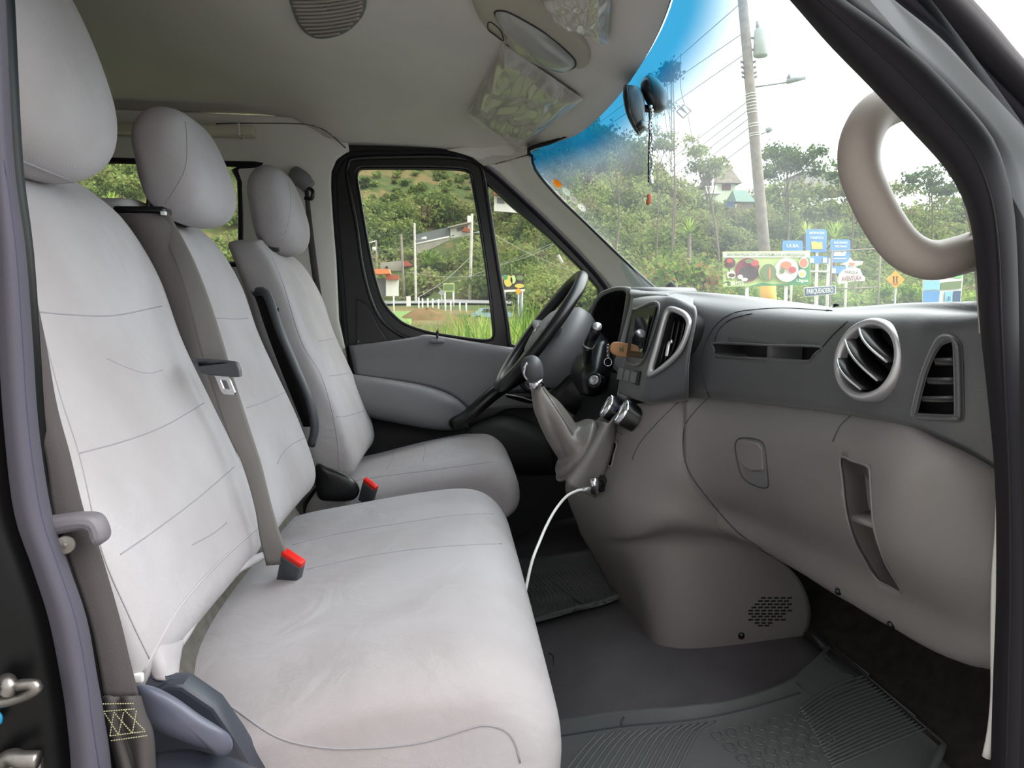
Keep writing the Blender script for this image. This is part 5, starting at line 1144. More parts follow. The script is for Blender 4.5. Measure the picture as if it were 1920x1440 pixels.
def gmat(name, stops, scale, rough=.95, bump=0, bs=1.0):
    m = bpy.data.materials.new(name); m.use_nodes = True; N = m.node_tree.nodes; L = m.node_tree.links; b = N['Principled BSDF']; b.inputs['Roughness'].default_value = rough; b.inputs['Specular IOR Level'].default_value = .1
    g = N.new('ShaderNodeNewGeometry'); n = N.new('ShaderNodeTexNoise'); n.inputs['Scale'].default_value = scale; n.inputs['Detail'].default_value = 8; n.inputs['Roughness'].default_value = .65
    L.new(g.outputs['Position'], n.inputs['Vector']); r = N.new('ShaderNodeValToRGB'); L.new(n.outputs[0], r.inputs[0]); L.new(r.outputs[0], b.inputs['Base Color'])
    while len(r.color_ramp.elements) < len(stops): r.color_ramp.elements.new(.5)
    for e_, (p, c) in zip(r.color_ramp.elements, stops): e_.position = p; e_.color = (*lin(c), 1)
    if bump:
        t = N.new('ShaderNodeTexNoise'); t.inputs['Scale'].default_value = bs; t.inputs['Detail'].default_value = 6; L.new(g.outputs['Position'], t.inputs['Vector'])
        bu = N.new('ShaderNodeBump'); bu.inputs['Strength'].default_value = bump; bu.inputs['Distance'].default_value = .5; L.new(t.outputs[0], bu.inputs['Height']); L.new(bu.outputs[0], b.inputs['Normal'])
    return m
M['hill'] = gmat('hillside_ground', [(.30, (74, 88, 50)), (.42, (82, 92, 54)), (.5, (70, 84, 46)), (.60, (112, 98, 66)), (.70, (86, 94, 56))], .16, bump=.8, bs=.8)
xs = np.linspace(-1.3, 1.5, 150); ys = np.concatenate([np.linspace(2.9, 30, 18), np.linspace(32, 120, 90), np.linspace(124, 330, 50)])
V = []; 
for y in ys:
    X = xs*max(y, 12)
    Z = terr(X, np.full_like(X, y))
    V += [W(a, y, b) for a, b in zip(X, Z)]
n_ = len(xs); Fc = [(i*n_+j, i*n_+j+1, (i+1)*n_+j+1, (i+1)*n_+j) for i in range(len(ys)-1) for j in range(n_-1)]
hill = S(mesh('ground', V, Fc, M['hill']))
S(panel('ground_near', [[W(-30, -30, -1.54), W(30, -30, -1.54), W(30, 3.2, -1.54), W(-30, 3.2, -1.54)]], .01, mat('gravel_ground', (140, 137, 132), .95, noise=.2, nscale=3)))
def T1(x, y): return float(terr(x, y))
def onhill(px, py): return hit(px, py, hill)
# ---- vegetation
def leafmat(name, stops, scale=.22, tr=.35):
    m = bpy.data.materials.new(name); m.use_nodes = True; N = m.node_tree.nodes; L = m.node_tree.links; N.remove(N['Principled BSDF'])
    g = N.new('ShaderNodeNewGeometry'); n = N.new('ShaderNodeTexNoise'); n.inputs['Scale'].default_value = scale; n.inputs['Detail'].default_value = 3
    L.new(g.outputs['Position'], n.inputs['Vector'])
    ad = N.new('ShaderNodeMath'); ad.operation = 'MULTIPLY_ADD'; L.new(g.outputs['Random Per Island'], ad.inputs[0]); ad.inputs[1].default_value = .16; L.new(n.outputs[0], ad.inputs[2])
    r = N.new('ShaderNodeValToRGB'); L.new(ad.outputs[0], r.inputs[0])
    while len(r.color_ramp.elements) < len(stops): r.color_ramp.elements.new(.5)
    for e_, (p, c) in zip(r.color_ramp.elements, stops): e_.position = p; e_.color = (*lin(c), 1)
    d = N.new('ShaderNodeBsdfDiffuse'); t = N.new('ShaderNodeBsdfTranslucent'); L.new(r.outputs[0], d.inputs[0]); L.new(r.outputs[0], t.inputs[0])
    mx = N.new('ShaderNodeMixShader'); mx.inputs[0].default_value = tr; L.new(d.outputs[0], mx.inputs[1]); L.new(t.outputs[0], mx.inputs[2]); L.new(mx.outputs[0], N['Material Output'].inputs[0]); return m
M['leaf'] = leafmat('bush_leaves', [(.38, (60, 76, 46)), (.48, (88, 106, 60)), (.58, (122, 138, 78)), (.66, (148, 158, 94)), (.74, (126, 118, 88))])
M['leafd'] = leafmat('tree_leaves', [(.38, (50, 72, 46)), (.52, (76, 100, 60)), (.68, (106, 128, 76))], .5)
M['leafr'] = leafmat('croton_leaves', [(.42, (72, 98, 44)), (.52, (112, 138, 62)), (.62, (150, 150, 92)), (.67, (160, 112, 84)), (.74, (96, 128, 60))], 2.2)
M['grass'] = leafmat('grass_blades', [(.36, (66, 98, 36)), (.5, (100, 136, 50)), (.6, (130, 158, 66)), (.72, (176, 188, 104))], 1.5, .4)
M['drygrass'] = leafmat('dry_grass', [(.4, (128, 112, 74)), (.52, (150, 144, 84)), (.6, (134, 156, 74)), (.7, (172, 150, 106))], .5)
M['bark'] = mat('bark', (120, 108, 92), .9, noise=.3, nscale=6)
def leaves(name, cen, rad, per, size, m, parent=None, zs=.8, shell=.55):
    cen = np.asarray(cen, float); rad = np.asarray(rad, float); per = np.asarray(per, int); size = np.asarray(size, float)
    idx = np.repeat(np.arange(len(cen)), per); n = len(idx)
    d = rng.normal(size=(n, 3)); d /= np.linalg.norm(d, axis=1)[:, None]; d[:, 2] = np.where(d[:, 2] < -.35, -d[:, 2], d[:, 2])
    # lumps: fold the shell with a few lobes per bush
    ph = rng.uniform(0, 6.3, size=(len(cen), 3))[idx]
    lob = 1+.28*np.sin(3.1*d[:, 0]+ph[:, 0]+2.2*d[:, 1])*np.sin(3.7*d[:, 1]+ph[:, 1])+.16*np.sin(6*d[:, 2]+ph[:, 2]+5*d[:, 0])
    r = (rng.uniform(shell, 1, n))*rad[idx]*lob
    p = cen[idx]+d*r[:, None]*np.array([1, 1, zs])
    a = d+rng.normal(size=(n, 3))*.9; a /= np.linalg.norm(a, axis=1)[:, None]
    b = np.cross(a, rng.normal(size=(n, 3))); b /= np.linalg.norm(b, axis=1)[:, None]; c = np.cross(a, b)
    s = (size[idx]*rng.uniform(.6, 1.4, n))[:, None]
    V = np.stack([p-b*s*.5, p+c*s*.28, p+b*s*.5, p-c*s*.28], 1).reshape(-1, 3)
    return quads(name, V, m, parent)
def quads(name, V, m, parent=None):
    V = V-np.array(wloc(parent))[None]; n = len(V)//4
    me = bpy.data.meshes.new(name); me.vertices.add(len(V)); me.vertices.foreach_set('co', V.astype(np.float32).ravel())
    me.loops.add(len(V)); me.loops.foreach_set('vertex_index', np.arange(len(V), dtype=np.int32)); me.polygons.add(n)
    me.polygons.foreach_set('loop_start', np.arange(0, len(V), 4, dtype=np.int32)); me.polygons.foreach_set('loop_total', np.full(n, 4, dtype=np.int32))
    me.update(); me.validate(); me.materials.append(m)
    o = bpy.data.objects.new(name, me); C.objects.link(o); o.parent = parent; WL[o.name] = wloc(parent); return o
road_clear = lambda u, Y: (u < .03) & (u > -.20) & (Y < 53)
U = []; YY = []; RR = []
def scatter(n, u0, u1, y0, y1, r0, r1):
    u = rng.uniform(u0, u1, n); Y = y0+(y1-y0)*rng.uniform(0, 1, n)**1.3; ok = ~road_clear(u, Y); u, Y = u[ok], Y[ok]
    U.append(u); YY.append(Y); RR.append(rng.uniform(r0, r1, len(u))*(.7+Y/110))
scatter(170, .10, .85, 34, 44, .9, 1.6); scatter(330, .12, .85, 40, 70, 1.0, 1.9); scatter(260, .12, .85, 66, 110, 1.1, 2.0)
scatter(70, .03, .16, 50, 64, 1.0, 2.0); scatter(400, -.16, .16, 62, 118, 1.0, 2.0); scatter(900, -.16, .16, 112, 300, .22, .55)
scatter(420, -.60, -.16, 36, 200, .9, 1.8); scatter(60, -.16, -.02, 55, 75, 1.0, 1.8)
U = np.concatenate(U); YY = np.concatenate(YY); RR = np.concatenate(RR); XX = U*YY; ZZ = terr(XX, YY)+RR*.35+1.53
keep = np.ones(len(U), bool)
for (pxa, pxb, ya, yb) in ((700, 775, 52, 92), (775, 890, 66, 112), (1300, 1392, 60, 76), (815, 860, 50, 60)):
    keep &= ~((U > (pxa-850)/1400) & (U < (pxb-850)/1400) & (YY > ya) & (YY < yb))
cen = np.stack([XX, YY, ZZ], 1)[keep]; RR = RR[keep]; YK = YY[keep]
ex = [(1350, 396, 68, 1.1), (1374, 404, 64, 1.0), (1400, 412, 62, 1.1), (1328, 385, 69, 1.0), (1422, 408, 62, 1.2), (1460, 360, 72, 1.4), (1500, 362, 74, 1.5), (1540, 363, 74, 1.5), (1580, 363, 74, 1.5), (1620, 362, 74, 1.5), (1660, 362, 74, 1.5), (1700, 362, 74, 1.5), (1440, 368, 72, 1.3), (1520, 372, 70, 1.4), (1600, 372, 70, 1.4)]
cen = np.concatenate([cen, np.array([tuple(P(a, b, y)) for a, b, y, r in ex])]); RR = np.concatenate([RR, [e[3] for e in ex]]); YK = np.concatenate([YK, [e[2] for e in ex]])
per = np.clip((RR**2*150*(46/YK)**1.1), 60, 520).astype(int)
veg = leaves('hillside_bushes', cen, RR, per, .10+.0042*YK, M['leaf'])
tag(veg, 'dense green and yellow-green scrub covering the hillside outside', 'bushes', kind='stuff')
def tree(lbl, px, py, Y, h, r, m, nl=900, blobs=7, trunk=.12, size=.3, lean=0, group=None, name='tree', zs=.8):
    """px,py: where the crown centre shows; the trunk goes down to the ground"""
    c = P(px, py, Y); g = Vector((c.x+lean, Y, 1.53+T1(c.x, Y)-.3)); t = thing(name, lbl, 'tree', g, group)
    top = c+Vector((0, 0, h*.25))
    tube('trunk', [g, g.lerp(top, .5)+Vector((.15*r, 0, 0)), top], lambda q: trunk*(1-.75*q), M['bark'], t, seg=8)
    cs = []; rs = []
    for k in range(blobs):
        o = Vector((random.uniform(-1, 1)*r*.8, random.uniform(-.6, .6)*r, random.uniform(-.5, .5)*h)); cs.append(tuple(c+o)); rs.append(r*random.uniform(.35, .6))
        b = c+o; tube('branch', [g.lerp(top, .55+.3*random.random()), b], trunk*.22, M['bark'], t, seg=5, smooth_path=False)
    leaves('crown', cs, rs, [nl//blobs]*blobs, [size]*blobs, m, t, zs=zs, shell=.2)
    return t
tree('leafy dark tree on the ridge right of the big utility pole', 1474, 325, 62, 3.6, 2.6, M['leafd'], 3600, 13, size=.30)
tree('tall spreading tree seen against the blue tinted glass beside the mirrors', 1262, 168, 52, 3.2, 1.5, M['leafd'], 1500, 7, size=.24, trunk=.09)
tree('slender pale tree with sparse crown below the hanging plaque', 1262, 262, 60, 2.2, 2.0, M['leaf'], 800, 7, size=.26, trunk=.10)
tree('thin twiggy tree just behind the beaded charm', 1232, 245, 55, 2.6, 1.2, M['leaf'], 380, 5, size=.2, trunk=.07)
tree('bushy pine-like tree left of the mirrors under the tint', 1150, 300, 58, 3.0, 3.4, M['leafd'], 2600, 9, size=.34)
tree('dark conifer in the deep blue corner of the windshield', 1052, 300, 54, 3.6, 2.2, M['leafd'], 2000, 8, size=.3)
tree('feathery tree leaning over the thatched house', 1316, 318, 52, 2.6, 2.0, M['leaf'], 1500, 8, size=.26, lean=1.6, trunk=.14)
tree('small tree on the ridge seen above the grab handle opening', 1745, 345, 60, 1.8, 2.4, M['leafd'], 1300, 7, size=.34)
tree('thin leafless-looking tree high on the right ridge', 1597, 330, 66, 1.6, 2.2, M['leafd'], 700, 6, size=.3)
def agave(px, py, Y, s, lbl):
    c = P(px, py, Y); t = thing('spiky_palm', lbl, 'plant', Vector((c.x, Y, 1.53+T1(c.x, Y))))
    if c.z > t.location.z: tube('stem', [Vector(t.location), c], .09, M['bark'], t, seg=6, smooth_path=False)
    V = []
    for k in range(46):
        a = random.uniform(0, 6.28); el = random.uniform(-.1, 1.4); d = Vector((math.cos(a)*math.cos(el), math.sin(a)*math.cos(el), math.sin(el))); sd = d.cross(AZ).normalized()*(.035*s)
        m_ = c+d*s*.55; e_ = c+d*s+Vector((0, 0, -.15*s))
        V += [c-sd*.5, c+sd*.5, m_+sd, m_-sd, m_-sd, m_+sd, e_+sd*.1, e_-sd*.1]
    quads('fronds', np.array([tuple(v) for v in V]), M['grass'], t)
agave(1293, 437, 36, 1.0, 'spiky agave on the slope left of the big utility pole')
agave(1566, 450, 33, 1.1, 'spiky palm crown just behind the tallest blue signs')
agave(1512, 440, 34, .8, 'dim spiky palm between the blue signs and the utility pole')
agave(804, 497, 62, 1.7, 'spiky agave on the bank above the road, seen in the door window')
agave(210, 386, 40, .9, 'pale spiky agave seen between the first two headrests')
for px_, py_, Y, r, lbl in ((1222, 535, 12, .50, 'reddish croton shrub nearest the driver-side windshield pillar'), (1262, 520, 13, .55, 'yellow and red croton shrub left of the food billboard'), (1318, 530, 13.5, .55, 'bright green shrub touching the food billboard left edge')):
    c = P(px_, py_, Y); t = thing('shrub', lbl, 'shrub', Vector((c.x, Y, 1.53+T1(c.x, Y))))
    tube('stem', [Vector(t.location), c], .03, M['bark'], t, seg=6, smooth_path=False)
    leaves('foliage', [tuple(c), tuple(c+Vector((.25, .2, -.3))), tuple(c+Vector((-.25, 0, -.35))), tuple(c+Vector((0, 0, -.8)))], [r, r*.8, r*.8, r], [420, 300, 300, 400], [.11]*4, M['leafr'], t, shell=.1)
c_ = []; r_ = []
for k in range(26):
    px_ = 1345+k*20+random.uniform(-6, 6); Y = random.uniform(28, 32); c = P(px_, random.uniform(548, 575), Y); c_.append(tuple(c)); r_.append(random.uniform(.5, .9))
lb = leaves('roadside_undergrowth', c_, r_, [260]*26, [.16]*26, M['grass'], None, shell=.2); tag(lb, 'low bright green undergrowth behind the roadside signs', 'bushes', kind='stuff')
# grass outside the driver's window
def blades(name, n, xr, yr, ztop, w_, m, lbl, hmin=.6):
    V = []; Fc = []
    for k in range(n):
        Y = random.uniform(*yr); u = random.uniform(*xr); X = u*Y; g = Vector((X, Y, 1.53+T1(X, Y))); top = 1.53+Y*(ztop(u)-random.uniform(0, .05))
        H = max(hmin, top-g.z); a = random.uniform(0, 6.28); dx = Vector((math.cos(a), math.sin(a)*.6, 0)); sd = Vector((-math.sin(a), math.cos(a), 0)).lerp(Vector((1, 0, 0)), .6)*w_*random.uniform(.6, 1.3); bend = random.uniform(.1, 1.0)
        b = len(V)
        for s in range(7):
            t = s/6; q = g+dx*(bend*H*.35*t**4)+AZ*(H*(t-.22*bend*t**5)); wd = sd*(1-t**3*.95); V += [q-wd, q+wd]
        Fc += [(b+2*s, b+2*s+1, b+2*s+3, b+2*s+2) for s in range(6)]
    me = bpy.data.meshes.new(name); me.from_pydata([tuple(v) for v in V], [], Fc); me.materials.append(m)
    o = bpy.data.objects.new(name, me); C.objects.link(o); tag(o, lbl, 'grass', kind='stuff')
def zt(u): return float(np.interp(u, [-.12, -.04, 0, .03, .06, .1, .14], [-.022, -.018, -.004, .010, .012, .020, .008]))
blades('tall_grass', 1700, (-.02, .15), (4.6, 9), lambda u: zt(u)+.018, .016, M['grass'], 'tall bright green grass right outside the driver window')
blades('rough_grass', 4200, (-.14, .02), (8, 17), lambda u: -.004+.30*max(0, u+.03)+.005*math.sin(u*80), .022, M['drygrass'], 'short green and straw-coloured grass below the door window', .3)
lw_ = surf('lawn', [[W(-.095*y, y, T1(-.095*y, y)+.05) for y in (26, 32, 38)], [W(-.055*y, y, T1(-.055*y, y)+.05) for y in (26, 32, 38)]], mat('lawn_green', (96, 128, 56), .9, noise=.2, nscale=2), solid=.03); tag(lw_, 'small bright green lawn beside the road bend', 'lawn')
mc = onhill(800, 598); mr_ = [[mc+Vector((2.6*r*math.cos(t)*.5*(1+.15*math.sin(3*t+1)), 2*r*math.sin(t)*.5, .45*(1-r*r)*(1+.12*math.sin(5*t+3*r)))) for t in [2*math.pi*k/30 for k in range(30)]] for r in (1.5, 1.2, 1, .85, .65, .45, .2, .02)]
dmn = grid('earth_mound', mr_, gmat('earth_brown', [(.35, (88, 84, 48)), (.5, (118, 90, 64)), (.65, (84, 98, 52))], 2.2), cu=True); tag(dmn, 'low brown earth mound with dry growth before the road', 'mound')
rd = []
for t in np.linspace(0, 1, 20):
    y = 44+4*math.sin(t*2.6); x = -9+14*t; rd.append((x, y))
rs_ = S(surf('road', [[W(x, y-1.6, T1(x, y-1.6)+.12) for x, y in rd], [W(x, y, T1(x, y)+.14) for x, y in rd], [W(x, y+1.6, T1(x, y+1.6)+.12) for x, y in rd]], mat('asphalt', (128, 128, 130), .9), nu=60, nv=4, solid=.05)); rs_.name = 'ground_road'
conc = mat('concrete_pole', (176, 172, 160), .85, noise=.2, nscale=5); wood = mat('weathered_pole', (128, 120, 108), .9, noise=.3, nscale=4)
M['pwhite'] = mat('white_paint', (228, 226, 220), .7); M['gpanel'] = mat('galvanised', (160, 165, 168), .5, metal=.3)
def vpole(lbl, pts, Y, r0, r1, m, name='utility_pole'):
    a = P(*pts[0], Y); b = P(*pts[-1], Y); g = Vector((a.x, Y, 1.53+T1(a.x, Y)-.2)); t = thing(name, lbl, 'pole', g, 'utility poles')
    tube('shaft', [g, a, b], lambda q: r0+(r1-r0)*q, m, t, seg=14, smooth_path=False); return t
def seg(par, a, b, r, m, name='bar', Y=None, sg=8): return tube(name, [a, b], r, m, par, seg=sg, smooth_path=False)
# the big pole
YP = 25
bp = vpole('thick leaning wooden utility pole with transformer, street lamp and yellow foot', [(1441, 556), (1387, -60)], YP, .235, .15, wood)
def bpx(y): return 1441-(556-y)/616*54
seg(bp, P(bpx(590), 590, YP-.02), P(bpx(533), 533, YP-.02), .262, mat('yellow_band', (222, 172, 60), .7), 'painted_foot', sg=18)
for y in (176, 181, 187, 193, 199, 205, 211, 232, 237, 250, 254): seg(bp, P(bpx(y), y, YP), P(bpx(y+1.4), y+1.4, YP), .185, M['pwhite'], 'wire_band', sg=16)
tc_ = P(1427, 80, YP-.1)
grid('transformer', [disc(tc_+AZ*h, AZ, r, Vector((0, 1, 0)), n=24) for h, r in ((-.44, .01), (-.44, .21), (-.40, .24), (.38, .24), (.42, .20), (.46, .01))], mat('transformer_grey', (176, 186, 180), .5), bp, cu=True)
seg(bp, P(1421, 54, YP), P(1421, 40, YP), .07, M['gpanel'], 'bushing'); seg(bp, P(1400, 70, YP), P(1416, 72, YP), .04, M['gpanel'], 'bracket'); seg(bp, P(1402, 92, YP), P(1416, 94, YP), .04, M['gpanel'], 'bracket')
seg(bp, P(1417, 163, YP), P(1478, 154, YP-.8), .028, M['gpanel'], 'lamp_arm'); seg(bp, P(1475, 153, YP-.8), P(1510, 144, YP-1), .085, M['gpanel'], 'lamp_head', sg=12); seg(bp, P(1478, 147, YP-.8), P(1482, 138, YP-.8), .06, M['gpanel'], 'photocell')
seg(bp, P(1427, 252, YP), P(1440, 246, YP-.4), .02, M['gpanel'], 'small_arm'); seg(bp, P(1437, 246, YP-.4), P(1447, 240, YP-.5), .09, M['gpanel'], 'small_lamp')
for y in (118, 128, 138, 146): 
    for sx_ in (-1, 1): seg(bp, P(bpx(y)+sx_*8, y, YP), P(bpx(y)+sx_*14, y-3, YP), .04, M['doorgrey'], 'insulator')
wm = mat('cable_grey', (96, 98, 100), .7)
ORD = ['first', 'second', 'third', 'fourth', 'fifth', 'sixth', 'seventh', 'eighth', 'ninth', 'tenth']
wires = []
for kw_, ((xa, ya), (xb, yb), y2) in enumerate((((1402, 190), (1100, 400), 60), ((1403, 206), (1100, 420), 60), ((1404, 222), (1120, 420), 60), ((1406, 238), (1130, 430), 60), ((1408, 265), (1200, 400), 60), ((1396, 60), (980, 330), 70), ((1398, 100), (1000, 360), 70), ((1390, 5), (1080, 260), 70))):
    a = P(xa, ya, YP); b = P(xb, yb, y2); c = a.lerp(b, .5)-AZ*.3
    o = tube('overhead_wire', [a, c, b], .014, wm, None, seg=5); tag(o, 'thin overhead wire leaving the big utility pole to the left, %s from the pole top' % ORD[[3, 4, 5, 6, 7, 1, 2, 0][kw_]], 'wire', 'overhead wires')
hp_ = thing('hanging_lozenge', 'small white and brown diamond plaque hanging in front of the sky left of the pole', 'lozenge', P(1282, 208, 25))  # brown diamond with white fields and two cords
panel('board', [[P(1267, 209, 25), P(1282, 195, 25), P(1297, 208, 25), P(1281, 223, 25)]], .03, mat('lozenge_brown', (112, 82, 70), .7), hp_)
for sx_ in (0, 1): panel('white_field', [[P(1270+9*sx_, 209-8*sx_, 24.96), P(1275+9*sx_, 205-8*sx_, 24.96), P(1288+6*sx_, 214-5*sx_, 24.96), P(1281+8*sx_, 220-7*sx_, 24.96)]], .01, M['pwhite'], hp_)
tube('cord', [P(1276, 100, 25), P(1276, 160, 25), P(1283, 195, 25)], .012, wm, hp_, seg=5); tube('cord', [P(1290, 216, 25), P(1296, 250, 25), P(1303, 285, 25)], .012, wm, hp_, seg=5)
# ---- text and flat prints
def text(par, s, c, h, wd, m, name='lettering', rot=0, lift=.02, ax=AX, ay=AZ, extr=.004):
    cu_ = bpy.data.curves.new('t', 'FONT'); cu_.body = s; cu_.size = 1; cu_.align_x = 'CENTER'; cu_.align_y = 'CENTER'; cu_.extrude = extr; cu_.offset = .012
    to = bpy.data.objects.new('t', cu_); C.objects.link(to); dg = bpy.context.evaluated_depsgraph_get(); me = bpy.data.meshes.new_from_object(to.evaluated_get(dg)); bpy.data.objects.remove(to)
    xs_ = [v.co.x for v in me.vertices]; ys_ = [v.co.y for v in me.vertices]; kx = wd/(max(xs_)-min(xs_)); ky = h/(max(ys_)-min(ys_)); mx_, my_ = (max(xs_)+min(xs_))/2, (max(ys_)+min(ys_))/2
    a2 = ax*math.cos(rot)+ay*math.sin(rot); b2 = ay*math.cos(rot)-ax*math.sin(rot); nn = ax.cross(ay)
    return mesh(name, [c+a2*((v.co.x-mx_)*kx)+b2*((v.co.y-my_)*ky)+nn*(lift+v.co.z*.3) for v in me.vertices], [tuple(p.vertices) for p in me.polygons], m, par, smooth=False)
def flat(par, name, lst, Y, m, thick=.02): return panel(name, [[P(a, b, Y) for a, b in lst]], thick, m, par, ax=AX, ay=AZ, origin=P(*lst[0], Y))
def fdisc(par, name, cx, cy, rx, ry, Y, m, thick=.01, n=32): return flat(par, name, [(cx+rx*math.cos(t), cy+ry*math.sin(t)) for t in [2*math.pi*k/n for k in range(n)]], Y, m, thick)
def post(par, x, y0, Y, r, m, name='post'):
    a = P(x, y0, Y); g = Vector((a.x, Y, 1.53+T1(a.x, Y)-.1)); return tube(name, [g, a], r, m, par, seg=8, smooth_path=False)
pal = lambda n, c: mat(n, c, .7)
K = dict(bg=pal('print_green', (70, 150, 96)), ly=pal('print_lime', (196, 214, 140)), br=pal('print_brown', (92, 56, 50)), rd=pal('print_red', (190, 74, 74)), or_=pal('print_orange', (214, 130, 96)), wh=pal('print_white', (232, 232, 222)), dk=pal('print_dark', (70, 56, 56)), gn=pal('print_leaf', (110, 130, 80)), blue=pal('sign_blue', (92, 148, 200)), navy=pal('sign_navy', (52, 84, 120)), yl=pal('print_yellow', (214, 196, 90)), sky=pal('print_skyblue', (140, 196, 222)), mag=pal('print_maroon', (130, 50, 62)), blk=pal('print_black', (36, 34, 34)))
Yb_ = 22
bb_ = thing('food_billboard', 'wide green billboard with plates of food on two white posts', 'billboard', Vector((P(1436, 560, Yb_).x, Yb_, 1.53+T1(P(1436, 540, Yb_).x, Yb_))))
flat(bb_, 'board', [(1355, 472), (1518, 470), (1519, 534), (1356, 538)], Yb_, K['ly'], .06)
flat(bb_, 'green_corner', [(1405, 536.5), (1430, 530), (1450, 533), (1475, 532), (1495, 520), (1500, 484), (1518, 484), (1519, 533.5)], Yb_-.04, K['bg'])
flat(bb_, 'banner', [(1356, 474.5), (1516, 472.5), (1516, 483), (1356, 483)], Yb_-.05, K['wh'])
text(bb_, 'GRAN FERIA PRODUCTIVA Y GASTRONOMICA EN LA PARROQUIA ULBA', P(1436, 478, Yb_-.07), .11, 2.42, K['gn'])
Yd = Yb_-.06
for a in (('plate', 1368, 493, 11, 10, K['br']), ('plate', 1371, 515, 8, 8.5, K['wh']), ('food', 1372, 516, 6, 3.5, K['br']), ('plate', 1402, 506, 23, 22, K['mag']), ('food', 1404, 512, 18, 13, K['dk']), ('plate', 1439, 509, 17, 17.5, K['ly']), ('plate', 1475, 506, 22, 22.5, K['wh']), ('plate', 1507, 493, 9, 10, K['wh']), ('food', 1507, 493, 7.5, 8.5, K['or_']), ('plate', 1504, 513, 7.5, 8, K['wh']), ('food', 1504, 514, 4, 4, K['yl'])):
    Yd -= .008; fdisc(bb_, a[0], *a[1:5], Yd, a[5])
for a in ((1441, 510, 14.5, 15.5, K['gn']), (1443, 513, 2, 12, K['or_']), (1474, 497, 10, 7, K['or_']), (1467, 508, 4, 5, K['gn']), (1486, 506, 7, 6, K['rd']), (1415, 493, 8, 6, K['rd']), (1368, 489, 6, 4, K['rd']), (1404, 490, 7, 4, K['gn']), (1388, 519, 5, 4, K['wh']), (1396, 524, 6, 3, K['wh'])):
    Yd -= .006; fdisc(bb_, 'food', *a[:4], Yd, a[4])
text(bb_, 'A 500 MTS', P(1376, 531, Yd-.01), .11, .58, K['wh']); text(bb_, 'Lligua', P(1504, 526.5, Yd-.01), .12, .36, K['wh'])
post(bb_, 1401, 532, Yb_+.05, .055, M['pwhite']); post(bb_, 1474, 530, Yb_+.05, .055, M['pwhite'])
# blue service signs
def rsign(lbl, x0, y0, x1, y1, Y, mlist, px_post=None, group=None):
    t = thing('blue_sign', lbl, 'sign', Vector((P((x0+x1)/2, y1, Y).x, Y, 1.53+T1(P((x0+x1)/2, y1, Y).x, Y))), group)
    r = 4; q = []
    for cx, cy, a0 in ((x1-r, y0+r, -90), (x1-r, y1-r, 0), (x0+r, y1-r, 90), (x0+r, y0+r, 180)):
        for k in range(5): a = math.radians(a0+22.5*k); q.append((cx+r*math.cos(a), cy+r*math.sin(a)))
    flat(t, 'plate', q, Y, K['blue'], .03)
    for k in mlist:
        if k[0] == 't': text(t, k[1], P(k[2], k[3], Y-.02), k[4], k[5], K['wh'])
        else: flat(t, 'pictogram', k[1], Y-.025, k[2], .01)
    post(t, px_post or (x0+x1)/2, y1-2, Y+.06, .04, M['pwhite']); return t
rsign('faded blank-looking blue sign just above the food billboard right end', 1467, 451, 1505, 474, 24, [('t', 'ULBA', 1486, 461, .10, .4)], 1486)
rsign('tallest blue sign with yellow picture in the cluster', 1511, 430, 1550, 473, 24, [('t', 'INFORMACION', 1531, 437, .08, .5), ('t', 'TURISTICA', 1531, 446, .08, .45), ('p', [(1521, 454), (1527, 452), (1534, 455), (1541, 453), (1543, 467), (1522, 467)], K['yl'])], 1532)
rsign('blue sign with white swimmer pictogram beside the tallest one', 1557, 449, 1594, 492, 23.6, [('t', 'BALNEARIO', 1576, 455, .07, .45), ('t', 'PISCINAS', 1576, 462, .07, .4), ('p', [(1563, 474), (1570, 470), (1580, 474), (1583, 470), (1587, 473), (1584, 480), (1563, 480)], K['wh']), ('p', [(1563, 484), (1587, 484), (1587, 486), (1563, 486)], K['wh'])], 1588)
ps = thing('post_frame', 'white painted wooden posts with crossbar carrying small blue boards', 'posts', Vector((P(1542, 560, 23.8).x, 23.8, 1.53+T1(P(1542, 560, 23.8).x, 23.8))))
post(ps, 1554, 484, 23.75, .05, M['pwhite']); post(ps, 1532, 490, 23.75, .05, M['pwhite']); seg(ps, P(1518, 509, 23.7), P(1554, 509, 23.7), .028, M['pwhite'], 'crossbar')
for a, b, c, d in ((1518, 480, 1553, 494), (1559, 499, 1597, 513)):
    flat(ps, 'blue_board', [(a, b), (c, b), (c, d), (a, d)], 23.65, K['blue'], .02); flat(ps, 'white_square', [(a+1, b+4), (a+8, b+4), (a+8, d-1), (a+1, d-1)], 23.62, K['wh'], .01); flat(ps, 'white_square', [(c-10, b+3), (c-2, b+3), (c-2, d-1), (c-10, d-1)], 23.62, K['wh'], .01)
pq = thing('parking_sign', 'dark blue PARQUEADERO board with white outlined letters', 'sign', P(1537, 546, 23.4))
flat(pq, 'board', [(1507, 539), (1567, 535), (1567, 551), (1509, 557)], 23.4, K['wh'], .03); flat(pq, 'blue_field', [(1508.5, 540.5), (1565.5, 536.5), (1565.5, 549.8), (1510, 555.5)], 23.37, K['navy'], .01)
text(pq, 'PARQUEADERO', P(1537, 546, 23.34), .19, .88, K['wh'], rot=.06); post(pq, 1532, 550, 23.5, .045, M['pwhite'])
pa = thing('adventure_park_sign', 'white cut-out PARQUE AVENTURA sign with a flying figure on top', 'sign', P(1597, 520, 23.2))
flat(pa, 'cutout', [(1570, 528), (1573, 515), (1581, 506), (1600, 500), (1612, 504), (1617, 516), (1622, 520), (1621, 527), (1600, 527), (1573, 533)], 23.2, K['wh'], .03)
